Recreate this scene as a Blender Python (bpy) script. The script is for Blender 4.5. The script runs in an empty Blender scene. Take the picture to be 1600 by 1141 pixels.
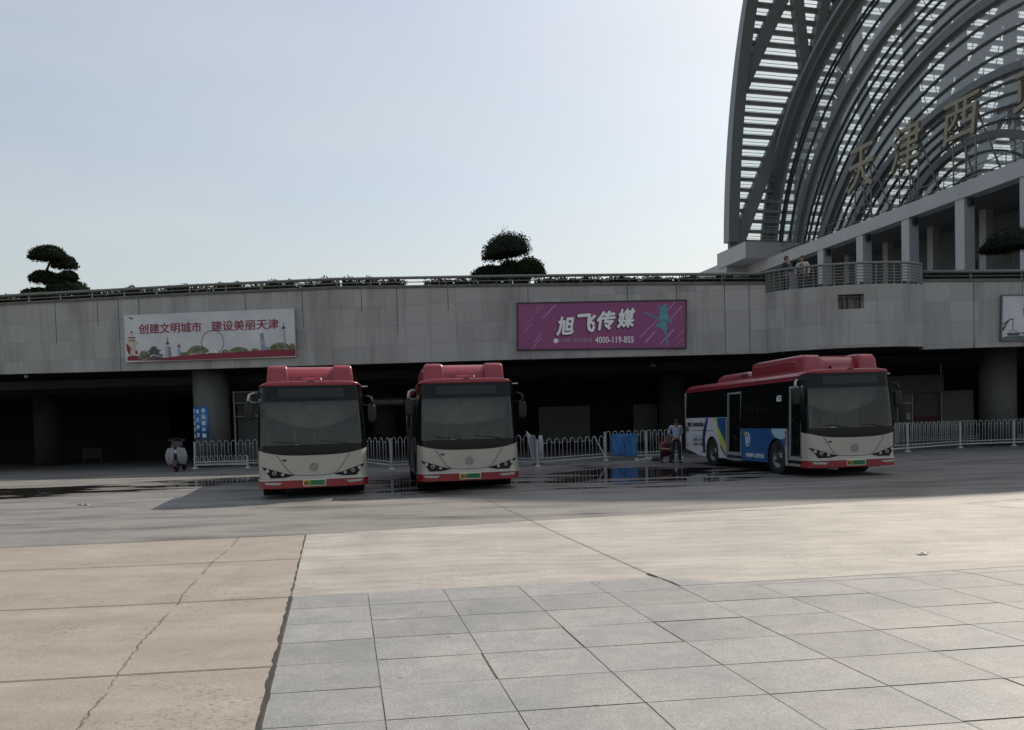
import bpy, bmesh, math, random
from mathutils import Vector, Matrix
import numpy as np
random.seed(7)
S = bpy.context.scene
R = math.radians
PI = math.pi

# ------------------------------------------------------------------ camera
cam_d = bpy.data.cameras.new("camera"); cam = bpy.data.objects.new("camera", cam_d)
S.collection.objects.link(cam); S.camera = cam
EYE = 1.6
TH, GA, F = R(2.0), -math.atan(.03), 1200.0
cam_d.sensor_width = 36; cam_d.lens = 27.0; cam_d.shift_y = .0834
cam_d.clip_start = .1; cam_d.clip_end = 3000
cam.matrix_world = Matrix.Translation((0, 0, EYE)) @ Matrix.Rotation(PI/2-TH, 4, 'X') @ Matrix.Rotation(GA, 4, 'Z')
# ------------------------------------------------------------------ sky, sun, exposure
SUN_EL, SUN_AZ = R(47), R(42)
w = bpy.data.worlds.new("World"); S.world = w; w.use_nodes = True
nt = w.node_tree; bg = nt.nodes['Background']
sky = nt.nodes.new('ShaderNodeTexSky'); sky.sky_type = 'NISHITA'; sky.sun_disc = False
sky.sun_elevation = SUN_EL; sky.sun_rotation = SUN_AZ
sky.air_density = 1.5; sky.dust_density = 2.6; sky.ozone_density = 1.3; sky.altitude = 0
veil = nt.nodes.new('ShaderNodeMix'); veil.data_type = 'RGBA'       # thin even overcast veil over the clear sky
veil.inputs['Factor'].default_value = .38; veil.inputs['B'].default_value = (5.7, 5.75, 5.65, 1)
tcw = nt.nodes.new('ShaderNodeTexCoord'); mpw = nt.nodes.new('ShaderNodeMapping'); mpw.inputs['Scale'].default_value = (1, 1, 5)
cln = nt.nodes.new('ShaderNodeTexNoise'); cln.inputs['Scale'].default_value = 1.6; cln.inputs['Detail'].default_value = 5
nt.links.new(tcw.outputs['Generated'], mpw.inputs[0]); nt.links.new(mpw.outputs[0], cln.inputs['Vector'])
clr = nt.nodes.new('ShaderNodeMapRange'); clr.inputs['From Min'].default_value = .3; clr.inputs['From Max'].default_value = .7
clr.inputs['To Min'].default_value = .26; clr.inputs['To Max'].default_value = .52
nt.links.new(cln.outputs['Fac'], clr.inputs[0]); nt.links.new(clr.outputs[0], veil.inputs['Factor'])
nt.links.new(sky.outputs[0], veil.inputs['A']); nt.links.new(veil.outputs['Result'], bg.inputs[0]); bg.inputs[1].default_value = .128
sd = bpy.data.lights.new("sun", 'SUN'); sd.energy = 4.4; sd.angle = R(.5); sd.color = (1, .90, .76)
sun = bpy.data.objects.new("sun", sd); S.collection.objects.link(sun)
sv = Vector((math.sin(SUN_AZ)*math.cos(SUN_EL), math.cos(SUN_AZ)*math.cos(SUN_EL), math.sin(SUN_EL)))
sun.rotation_euler = sv.to_track_quat('Z', 'Y').to_euler(); sun.location = (40, 40, 120)
S.view_settings.view_transform = 'Standard'; S.view_settings.look = 'None'
S.view_settings.exposure = 0; S.view_settings.gamma = 1
try:
    S.cycles.use_denoising = True
    S.cycles.max_bounces = 6; S.cycles.transparent_max_bounces = 24
    S.cycles.caustics_reflective = False; S.cycles.caustics_refractive = False
    S.cycles.sample_clamp_indirect = 4
except Exception: pass

# ------------------------------------------------------------------ camera maths (photo pixel -> place)
_fw = Vector((0, math.cos(TH), -math.sin(TH))); _u0 = Vector((0, math.sin(TH), math.cos(TH))); _r0 = Vector((1, 0, 0))
_rt = _r0*math.cos(GA)+_u0*math.sin(GA); _up = _u0*math.cos(GA)-_r0*math.sin(GA)
def ray(x, y):
    return _fw + _rt*((x-800)/F) - _up*((y-.0834*1600-570.5)/F)
def gp(x, y, z=0.0):
    d = ray(x, y); t = (z-EYE)/d.z; p = Vector((0, 0, EYE))+d*t
    return p.x, p.y
def at(x, y, Y):
    d = ray(x, y); return Vector((0, 0, EYE))+d*(Y/d.y)

# ------------------------------------------------------------------ materials
def _new(name):
    m = bpy.data.materials.new(name); m.use_nodes = True
    return m, m.node_tree, m.node_tree.nodes['Principled BSDF']
def mat(name, c, r=.5, metal=0, var=0, scale=4, stretch=(1, 1, 1), bump=0, c2=None, spec=.5, detail=6, rvar=0, coat=0):
    m, t, b = _new(name)
    b.inputs['Base Color'].default_value = (*c, 1); b.inputs['Roughness'].default_value = r
    b.inputs['Metallic'].default_value = metal
    b.inputs['Specular IOR Level'].default_value = spec
    if coat: b.inputs['Coat Weight'].default_value = coat; b.inputs['Coat Roughness'].default_value = .05
    if var or bump or c2:
        tc = t.nodes.new('ShaderNodeTexCoord'); mp = t.nodes.new('ShaderNodeMapping'); mp.inputs['Scale'].default_value = stretch
        n = t.nodes.new('ShaderNodeTexNoise'); n.inputs['Scale'].default_value = scale; n.inputs['Detail'].default_value = detail
        n.inputs['Roughness'].default_value = .62
        t.links.new(tc.outputs['Object'], mp.inputs[0]); t.links.new(mp.outputs[0], n.inputs['Vector'])
        mr = t.nodes.new('ShaderNodeMapRange'); mr.inputs['From Min'].default_value = .3; mr.inputs['From Max'].default_value = .7
        t.links.new(n.outputs['Fac'], mr.inputs[0])
        mx = t.nodes.new('ShaderNodeMix'); mx.data_type = 'RGBA'
        a = tuple(max(0, x*(1-var)) for x in c); bb = c2 if c2 else tuple(min(1, x*(1+var)) for x in c)
        mx.inputs['A'].default_value = (*a, 1); mx.inputs['B'].default_value = (*bb, 1)
        t.links.new(mr.outputs[0], mx.inputs['Factor']); t.links.new(mx.outputs['Result'], b.inputs['Base Color'])
        if rvar:
            m2 = t.nodes.new('ShaderNodeMapRange'); m2.inputs['To Min'].default_value = max(.02, r-rvar); m2.inputs['To Max'].default_value = min(1, r+rvar)
            t.links.new(n.outputs['Fac'], m2.inputs[0]); t.links.new(m2.outputs[0], b.inputs['Roughness'])
        if bump:
            bp = t.nodes.new('ShaderNodeBump'); bp.inputs['Strength'].default_value = bump; bp.inputs['Distance'].default_value = .02
            t.links.new(n.outputs['Fac'], bp.inputs['Height']); t.links.new(bp.outputs[0], b.inputs['Normal'])
    return m
def glass(name, tint, refl=1.0, rough=.01, haze=0):
    m, t, b = _new(name); out = t.nodes['Material Output']; t.nodes.remove(b)
    tr = t.nodes.new('ShaderNodeBsdfTransparent'); tr.inputs[0].default_value = (*tint, 1)
    gl = t.nodes.new('ShaderNodeBsdfGlossy'); gl.inputs['Roughness'].default_value = rough
    gl.inputs[0].default_value = (1, 1, 1, 1)
    ge = t.nodes.new('ShaderNodeNewGeometry'); dt = t.nodes.new('ShaderNodeVectorMath'); dt.operation = 'DOT_PRODUCT'
    t.links.new(ge.outputs['Normal'], dt.inputs[0]); t.links.new(ge.outputs['Incoming'], dt.inputs[1])
    def mth(op, a, b=None):
        n = t.nodes.new('ShaderNodeMath'); n.operation = op
        for k, q in enumerate((a, b)):
            if q is None: continue
            if isinstance(q, (int, float)): n.inputs[k].default_value = q
            else: t.links.new(q, n.inputs[k])
        return n.outputs[0]
    fr = mth('ADD', mth('MULTIPLY', mth('POWER', mth('SUBTRACT', 1, mth('ABSOLUTE', dt.outputs['Value'])), 5), .92*refl), .045*refl)
    mx = t.nodes.new('ShaderNodeMixShader')
    t.links.new(fr, mx.inputs[0]); t.links.new(tr.outputs[0], mx.inputs[1]); t.links.new(gl.outputs[0], mx.inputs[2])
    res = mx.outputs[0]
    if haze:
        df = t.nodes.new('ShaderNodeBsdfDiffuse'); df.inputs[0].default_value = (.62, .66, .68, 1)  # pale diffuse share; on the station glass it stands in for reflected sky
        m2 = t.nodes.new('ShaderNodeMixShader'); m2.inputs[0].default_value = haze
        t.links.new(res, m2.inputs[1]); t.links.new(df.outputs[0], m2.inputs[2]); res = m2.outputs[0]
    t.links.new(res, out.inputs[0]); return m
def leafmat(name, c):
    m, t, b = _new(name); b.inputs['Roughness'].default_value = .9; b.inputs['Specular IOR Level'].default_value = .05
    oi = t.nodes.new('ShaderNodeNewGeometry'); mx = t.nodes.new('ShaderNodeMix'); mx.data_type = 'RGBA'
    mx.inputs['A'].default_value = (*[x*.55 for x in c], 1); mx.inputs['B'].default_value = (*[x*1.5 for x in c], 1)
    t.links.new(oi.outputs['Random Per Island'], mx.inputs['Factor']); t.links.new(mx.outputs['Result'], b.inputs['Base Color'])
    return m

# ------------------------------------------------------------------ mesh builder
class MB:
    def __init__(s): s.v = []; s.f = []; s.mi = []; s.sm = []
    def add(s, vs, fs, mi=0, smooth=False):
        o = len(s.v); s.v += [tuple(p) for p in vs]
        for f in fs: s.f.append([i+o for i in f]); s.mi.append(mi); s.sm.append(smooth)
        return s
    def box(s, x0, x1, y0, y1, z0, z1, mi=0, M=None):
        vs = [Vector(p) for p in ((x0,y0,z0),(x1,y0,z0),(x1,y1,z0),(x0,y1,z0),(x0,y0,z1),(x1,y0,z1),(x1,y1,z1),(x0,y1,z1))]
        if M: vs = [M @ p for p in vs]
        return s.add(vs, [(0,3,2,1),(4,5,6,7),(0,1,5,4),(1,2,6,5),(2,3,7,6),(3,0,4,7)], mi)
    def tube(s, pts, r, n=8, mi=0, caps=True, smooth=True, closed=False):
        pts = [Vector(p) for p in pts]; k = len(pts); rs = r if isinstance(r, (list, tuple)) else [r]*k
        vs = []; up = None
        for i, p in enumerate(pts):
            if closed: t = pts[(i+1) % k]-pts[i-1]
            else: t = pts[min(i+1, k-1)]-pts[max(i-1, 0)]
            if t.length < 1e-9: t = Vector((0, 0, 1))
            t.normalize()
            if up is None: up = t.orthogonal().normalized()
            u = up-t*up.dot(t)
            if u.length < 1e-6: u = t.orthogonal()
            u.normalize(); up = u; vv = t.cross(u)
            for j in range(n):
                a = 2*PI*j/n; vs.append(p+(u*math.cos(a)+vv*math.sin(a))*rs[i])
        fs = []
        for i in range(k if closed else k-1):
            a = i*n; b = ((i+1) % k)*n
            for j in range(n): fs.append((a+j, a+(j+1) % n, b+(j+1) % n, b+j))
        s.add(vs, fs, mi, smooth)
        if caps and not closed:
            o = len(s.v)-k*n
            s.f += [[o+j for j in range(n)][::-1], [o+(k-1)*n+j for j in range(n)]]; s.mi += [mi, mi]; s.sm += [False, False]
        return s
    def prism(s, poly, off, mi=0, back=True):
        a = [Vector(p) for p in poly]; off = Vector(off); b = [p+off for p in a]; n = len(a)
        fs = [list(range(n))] + [((i+1) % n, i, n+i, n+(i+1) % n) for i in range(n)]
        if back: fs.append(list(range(2*n-1, n-1, -1)))
        return s.add(a+b, fs, mi)
    def grid(s, fn, nu, nv, mi=0, smooth=True, thick=None):
        vs = [fn(i/nu, j/nv) for j in range(nv+1) for i in range(nu+1)]
        fs = [(j*(nu+1)+i, j*(nu+1)+i+1, (j+1)*(nu+1)+i+1, (j+1)*(nu+1)+i) for j in range(nv) for i in range(nu)]
        s.add(vs, fs, mi, smooth)
        if thick is not None:
            o = Vector(thick); n = len(vs)
            vb = [Vector(p)+o for p in vs]
            rim = [i for i in range(nu+1)]+[(j+1)*(nu+1)-1 for j in range(1, nv+1)]+[nv*(nu+1)+i for i in range(nu-1, -1, -1)]+[j*(nu+1) for j in range(nv-1, 0, -1)]
            s.add(vb, [f[::-1] for f in fs], mi, smooth)
            base = len(s.v)-2*n
            m = len(rim)
            for q in range(m):
                a, b = rim[q], rim[(q+1) % m]
                s.f.append([base+b, base+a, base+n+a, base+n+b]); s.mi.append(mi); s.sm.append(False)
        return s
    def lathe(s, prof, n=20, M=None, mi=0, smooth=True, a0=0, a1=2*PI):
        k = len(prof); vs = []
        full = abs(a1-a0-2*PI) < 1e-6; m = n if full else n+1
        for i in range(m):
            a = a0+(a1-a0)*i/n
            for (r, z) in prof:
                p = Vector((r*math.cos(a), r*math.sin(a), z)); vs.append(M @ p if M else p)
        fs = []
        for i in range(n):
            i2 = (i+1) % m
            for j in range(k-1): fs.append((i*k+j, i2*k+j, i2*k+j+1, i*k+j+1))
        return s.add(vs, fs, mi, smooth)
    def ell(s, c, r, nu=16, nv=10, mi=0, M=None):
        c = Vector(c)
        def fn(u, v):
            a = 2*PI*u; b = PI*v-PI/2
            p = Vector((r[0]*math.cos(b)*math.cos(a), r[1]*math.cos(b)*math.sin(a), r[2]*math.sin(b)))
            if M: p = M @ p
            return c+p
        return s.grid(fn, nu, nv, mi)
    def mesh(s, name, mats):
        me = bpy.data.meshes.new(name); me.from_pydata(s.v, [], s.f)
        for m in (mats if isinstance(mats, (list, tuple)) else [mats]): me.materials.append(m)
        me.polygons.foreach_set('material_index', s.mi); me.polygons.foreach_set('use_smooth', s.sm)
        me.update(); return me
    def build(s, name, mats, parent=None, bevel=0, fix=True):
        me = s.mesh(name, mats)
        if fix:
            bm = bmesh.new(); bm.from_mesh(me); bmesh.ops.recalc_face_normals(bm, faces=bm.faces); bm.to_mesh(me); bm.free()
        return link(name, me, parent, bevel)
def link(name, me, parent=None, bevel=0):
    o = bpy.data.objects.new(name, me); S.collection.objects.link(o)
    if parent: o.parent = parent
    if bevel:
        b = o.modifiers.new('bevel', 'BEVEL'); b.width = bevel; b.segments = 2; b.limit_method = 'ANGLE'
    return o
def tag(o, label, cat, group=None):
    o['label'] = label; o['category'] = cat
    if group: o['group'] = group
    return o
def thing(name, label, cat, loc=(0, 0, 0), rz=0, group=None):
    o = bpy.data.objects.new(name, None); S.collection.objects.link(o); o.empty_display_size = .3
    o.location = loc; o.rotation_euler = (0, 0, rz); return tag(o, label, cat, group)
def struct(o): o['kind'] = 'structure'; return o
def dup(o, loc, rz, label, group=None):
    c = o.copy(); S.collection.objects.link(c); c.location = loc; c.rotation_euler = (0, 0, rz); c['label'] = label
    if group: c['group'] = group
    for ch in list(o.children):
        k = ch.copy(); S.collection.objects.link(k); k.parent = c
        for g in list(ch.children):
            q = g.copy(); S.collection.objects.link(q); q.parent = k
    return c
_tc = {}
def text_mesh(txt, size=1.0, bold=0.0, ext=.004, shear=0.0, align='CENTER', spacing=1.0):
    cu = bpy.data.curves.new('lettering', 'FONT'); cu.body = txt; cu.size = size; cu.offset = 0
    cu.extrude = ext; cu.shear = shear; cu.align_x = align; cu.align_y = 'CENTER'; cu.space_character = spacing
    cu.resolution_u = 3
    o = bpy.data.objects.new('lettering', cu); S.collection.objects.link(o)
    dg = bpy.context.evaluated_depsgraph_get(); dg.update()
    me = bpy.data.meshes.new_from_object(o.evaluated_get(dg))
    bpy.data.objects.remove(o); bpy.data.curves.remove(cu)
    me.materials.clear()
    if bold > 0:
        b = bold*size*1.15; bm = bmesh.new(); q = 0
        for dx, dy in ((0, 0), (b, 0), (-b, 0), (0, b), (0, -b), (b*.7, b*.7), (-b*.7, b*.7), (b*.7, -b*.7), (-b*.7, -b*.7)):
            m2 = me.copy(); m2.transform(Matrix.Translation((dx, dy, q*.0003))); bm.from_mesh(m2); bpy.data.meshes.remove(m2); q += 1
        bm.to_mesh(me); bm.free()
    return me
def text(name, txt, m, parent, M, size, bold=0, ext=.004, shear=0, align='CENTER', fit=None, spacing=1.0):
    me = text_mesh(txt, size, bold, ext, shear, align, spacing)
    if fit and len(me.vertices):   # fit = (w, h)
        xs = [v.co.x for v in me.vertices]; ys = [v.co.y for v in me.vertices]
        sx = fit[0]/(max(xs)-min(xs)); sy = fit[1]/(max(ys)-min(ys)); cx = (max(xs)+min(xs))/2; cy = (max(ys)+min(ys))/2
        me.transform(Matrix.Diagonal((sx, sy, 1, 1)) @ Matrix.Translation((-cx, -cy, 0)))
    me.transform(M); me.materials.append(m); me.name = name
    return link(name, me, parent)
def frame_m(o, x, y):     # text/flat-art matrix: local x, y axes given, origin o
    x = Vector(x).normalized(); y = Vector(y).normalized(); z = x.cross(y)
    return Matrix(((x.x, y.x, z.x, o[0]), (x.y, y.y, z.y, o[1]), (x.z, y.z, z.z, o[2]), (0, 0, 0, 1)))

# ------------------------------------------------------------------ palette
m_red = mat('red bus paint', (.245, .022, .036), .34, var=.12, scale=2.2, coat=.25, rvar=.08)
m_redb = mat('red bumper paint', (.25, .018, .026), .35, var=.1, scale=6)
m_white = mat('warm white bus paint', (.385, .362, .315), .34, var=.09, scale=1.6, coat=.25, rvar=.08)
m_wside = mat('white side panel paint', (.60, .61, .64), .35, var=.04, scale=2)
m_black = mat('black gloss panel', (.006, .007, .008), .15, spec=.22)
m_rubber = mat('tyre rubber', (.016, .016, .017), .85, var=.3, scale=20)
m_dark = mat('dark underbody', (.012, .012, .013), .7)
m_steel = mat('wheel steel', (.16, .16, .165), .38, metal=.8, var=.1, scale=12)
m_chrome = mat('chrome', (.75, .75, .76), .12, metal=1)
m_lamp = mat('lamp reflector', (.33, .33, .33), .25, metal=.5)
m_lens = mat('lamp lens', (.42, .43, .43), .12)
m_blue = mat('blue advert vinyl', (.014, .075, .235), .4, c2=(.022, .125, .32), scale=.8, var=.1)
m_navy = mat('navy stripe vinyl', (.012, .028, .13), .4)
m_yellow = mat('lime yellow stripe vinyl', (.55, .56, .06), .4)
m_ink = mat('dark ink', (.03, .03, .045), .6)
m_wink = mat('white ink', (.78, .79, .80), .55)
m_wglass = glass('windscreen glass', (.56, .60, .57), 1.05, .004, .003)
m_sglass = glass('tinted side glass', (.30, .33, .32), .9, .01, .01)
m_seat = mat('bus seat plastic', (.05, .10, .14), .5)
m_trim = mat('grey cabin trim', (.22, .22, .21), .6)
m_frame = mat('grey door frame', (.36, .37, .36), .4, metal=.3)
m_pole = mat('cabin handrail', (.40, .40, .36), .3, metal=.5)
m_granite = None

def granite(name, c, bw, bh, joint=.35, stain=.30, scale=1.0):
    m, t, b = _new(name); b.inputs['Roughness'].default_value = .55
    N = t.nodes.new; L = t.links.new
    tc = N('ShaderNodeTexCoord'); sx = N('ShaderNodeSeparateXYZ'); L(tc.outputs['Object'], sx.inputs[0])
    cx = N('ShaderNodeCombineXYZ'); L(sx.outputs['X'], cx.inputs['X']); L(sx.outputs['Z'], cx.inputs['Y'])
    br = N('ShaderNodeTexBrick'); br.offset = 0; br.squash = 1
    br.inputs['Scale'].default_value = 1; br.inputs['Brick Width'].default_value = bw; br.inputs['Row Height'].default_value = bh
    br.inputs['Mortar Size'].default_value = .008; br.inputs['Mortar Smooth'].default_value = .3; br.inputs['Bias'].default_value = 0
    br.inputs['Color1'].default_value = (*[x*.86 for x in c], 1); br.inputs['Color2'].default_value = (*[x*1.08 for x in c], 1)
    br.inputs['Mortar'].default_value = (*[x*joint for x in c], 1)
    L(cx.outputs[0], br.inputs['Vector'])
    mp = N('ShaderNodeMapping'); mp.inputs['Scale'].default_value = (1.1, 1.1, .16); L(tc.outputs['Object'], mp.inputs[0])
    n = N('ShaderNodeTexNoise'); n.inputs['Scale'].default_value = 1.0; n.inputs['Detail'].default_value = 7; n.inputs['Roughness'].default_value = .6
    L(mp.outputs[0], n.inputs['Vector'])
    mr = N('ShaderNodeMapRange'); mr.inputs['From Min'].default_value = .28; mr.inputs['From Max'].default_value = .52
    mr.inputs['To Min'].default_value = 1-stain; mr.inputs['To Max'].default_value = 1.04; L(n.outputs['Fac'], mr.inputs[0])
    n2 = N('ShaderNodeTexNoise'); n2.inputs['Scale'].default_value = 60; n2.inputs['Detail'].default_value = 2; L(tc.outputs['Object'], n2.inputs['Vector'])
    mr2 = N('ShaderNodeMapRange'); mr2.inputs['To Min'].default_value = .88; mr2.inputs['To Max'].default_value = 1.12; L(n2.outputs['Fac'], mr2.inputs[0])
    mu = N('ShaderNodeMath'); mu.operation = 'MULTIPLY'; L(mr.outputs[0], mu.inputs[0]); L(mr2.outputs[0], mu.inputs[1])
    vm = N('ShaderNodeVectorMath'); vm.operation = 'SCALE'; L(br.outputs['Color'], vm.inputs[0]); L(mu.outputs[0], vm.inputs['Scale'])
    L(vm.outputs[0], b.inputs['Base Color']); return m
m_fascia = granite('grey granite cladding', (.315, .308, .302), 1.12, .86, joint=.62, stain=.42)
m_fdark = mat('parapet coping stone', (.10, .10, .10), .8, var=.3, scale=3)
m_col = mat('concrete column', (.095, .095, .092), .7, var=.2, scale=1.2, stretch=(1, 1, .4), bump=.1)
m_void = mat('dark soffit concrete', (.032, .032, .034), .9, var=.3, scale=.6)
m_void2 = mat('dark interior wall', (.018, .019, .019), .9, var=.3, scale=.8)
m_rail = mat('galvanised rail tube', (.15, .155, .15), .5, metal=.2, var=.12, scale=3)
m_wfence = mat('white fence enamel', (.40, .40, .41), .45, var=.15, scale=6, c2=(.52, .52, .53))

# ------------------------------------------------------------------ ground
def ground_mat(name, c, c2, rough=.62, sc=.45, streak=(1, 1, 1), speck=0, wet=None, var=.14, pits=False):
    m, t, b = _new(name); N = t.nodes.new; L = t.links.new
    tc = N('ShaderNodeTexCoord')
    def noise(scale, detail=6, st=(1, 1, 1), ro=.6):
        mp = N('ShaderNodeMapping'); mp.inputs['Scale'].default_value = st; L(tc.outputs['Object'], mp.inputs[0])
        n = N('ShaderNodeTexNoise'); n.inputs['Scale'].default_value = scale; n.inputs['Detail'].default_value = detail; n.inputs['Roughness'].default_value = ro
        L(mp.outputs[0], n.inputs['Vector']); return n.outputs['Fac']
    def rng(s, a, bb, lo, hi):
        r = N('ShaderNodeMapRange'); r.inputs['From Min'].default_value = a; r.inputs['From Max'].default_value = bb
        r.inputs['To Min'].default_value = lo; r.inputs['To Max'].default_value = hi; L(s, r.inputs[0]); return r.outputs[0]
    mx = N('ShaderNodeMix'); mx.data_type = 'RGBA'; mx.inputs['A'].default_value = (*c, 1); mx.inputs['B'].default_value = (*c2, 1)
    L(rng(noise(sc, 8, streak), .32, .68, 0, 1), mx.inputs['Factor'])
    col = mx.outputs['Result']
    def scale(col, f):
        v = N('ShaderNodeVectorMath'); v.operation = 'SCALE'; L(col, v.inputs[0]); L(f, v.inputs['Scale']); return v.outputs[0]
    col = scale(col, rng(noise(3.1, 8, streak, .7), .3, .7, 1-var, 1+var))
    col = scale(col, rng(noise(70, 3), .3, .7, .86-speck*.4, 1.14+speck*.4))
    if pits:
        pm = N('ShaderNodeMath'); pm.operation = 'MULTIPLY'; L(rng(noise(.85, 4), .50, .58, 0, 1), pm.inputs[0]); L(rng(noise(34, 3, (.6, 1, 1), .75), .55, .62, 0, 1), pm.inputs[1])
        col = scale(col, rng(pm.outputs[0], 0, 1, 1, .58))
    if speck:
        v = N('ShaderNodeTexVoronoi'); v.inputs['Scale'].default_value = 95; L(tc.outputs['Object'], v.inputs['Vector'])
        col = scale(col, rng(v.outputs['Distance'], 0, .55, 1+speck, 1-speck*.4))
    rr = rng(noise(1.2, 5), .3, .7, rough-.08, rough+.1)
    if wet:
        P = tc.outputs['Object']; best = None
        for (cx, cy, rx, ry) in wet:
            sb = N('ShaderNodeVectorMath'); sb.operation = 'SUBTRACT'; L(P, sb.inputs[0]); sb.inputs[1].default_value = (cx, cy, 0)
            dv = N('ShaderNodeVectorMath'); dv.operation = 'MULTIPLY'; L(sb.outputs[0], dv.inputs[0]); dv.inputs[1].default_value = (1/rx, 1/ry, 0)
            ln = N('ShaderNodeVectorMath'); ln.operation = 'LENGTH'; L(dv.outputs[0], ln.inputs[0])
            r1 = rng(ln.outputs['Value'], .25, 1.15, .37, -.42)
            if best is None: best = r1
            else:
                q = N('ShaderNodeMath'); q.operation = 'MAXIMUM'; L(best, q.inputs[0]); L(r1, q.inputs[1]); best = q.outputs[0]
        ad = N('ShaderNodeMath'); L(best, ad.inputs[0]); L(rng(noise(.62, 6, (.5, 1.9, 1), .58), .3, .7, 0, 1), ad.inputs[1])
        pud = rng(ad.outputs[0], .555, .605, 0, 1); damp = rng(ad.outputs[0], .0, .58, 1, .40)
        col = scale(col, damp); col = scale(col, rng(pud, 0, 1, 1, .35))
        ri = N('ShaderNodeMix'); ri.data_type = 'FLOAT'; L(pud, ri.inputs['Factor']); L(rr, ri.inputs['A']); ri.inputs['B'].default_value = .012
        rr = ri.outputs['Result']
        bs = rng(pud, 0, 1, .25, 0)
    L(col, b.inputs['Base Color']); L(rr, b.inputs['Roughness'])
    bp = N('ShaderNodeBump'); bp.inputs['Distance'].default_value = .01; bp.inputs['Strength'].default_value = .25
    L(noise(38, 6), bp.inputs['Height'])
    if wet: L(bs, bp.inputs['Strength'])
    L(bp.outputs[0], b.inputs['Normal'])
    b.inputs['Specular IOR Level'].default_value = .5
    return m
WET = [(-15.5, 22.6, 8.0, 3.3), (-2.3, 22.3, 2.2, 5.2), (3.8, 23.0, 5.0, 5.6), (-9.0, 25.0, 4.0, 2.8)]
m_conc = ground_mat('oil stained concrete apron', (.155, .150, .142), (.20, .19, .178), .6, .5, (.6, 1.6, 1), wet=WET, var=.16)
m_pale = ground_mat('pale concrete slab', (.245, .231, .212), (.365, .342, .31), .62, .8, (.55, 1.7, 1), var=.20, pits=True)
m_brown = ground_mat('brown worn concrete', (.232, .203, .168), (.295, .262, .222), .72, .9, (.7, 1.4, 1), var=.13, speck=.1, pits=True)
m_joint = mat('joint grime', (.035, .032, .028), .95, var=.3, scale=8)
m_crack = mat('crack dirt', (.105, .092, .076), .95, var=.4, scale=12)

g = MB(); g.add([(-900, -700, 0), (900, -700, 0), (900, 1400, 0), (-900, 1400, 0)], [(0, 1, 2, 3)])
struct(g.build('ground', m_conc))
bl = [gp(478, 836), gp(455, 933), gp(403, 1141)]
dx, dy = bl[2][0]-bl[1][0], bl[2][1]-bl[1][1]
bl.append((bl[2][0]+dx*1.6, bl[2][1]+dy*1.6))
tl = gp(0, 857)
ex = (tl[0]-(bl[0][0]-tl[0])*1.5, tl[1]-(bl[0][1]-tl[1])*1.5)
pr_ = gp(1600, 768); pe = (bl[0][0]+(pr_[0]-bl[0][0])*3, bl[0][1]+(pr_[1]-bl[0][1])*3)
g = MB(); g.add([(*bl[0], .002), (*pe, .002), (pe[0], -30, .002), (-60, -30, .002), (-60, 2, .002), (bl[3][0], bl[3][1], .002)], [tuple(range(6))])
struct(g.build('pavement_slab', m_pale))
g = MB(); g.add([(*p, .004) for p in bl]+[(ex[0], bl[3][1], .004), (*ex, .004)], [tuple(range(6))])
struct(g.build('pavement_concrete', m_brown))
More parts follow.
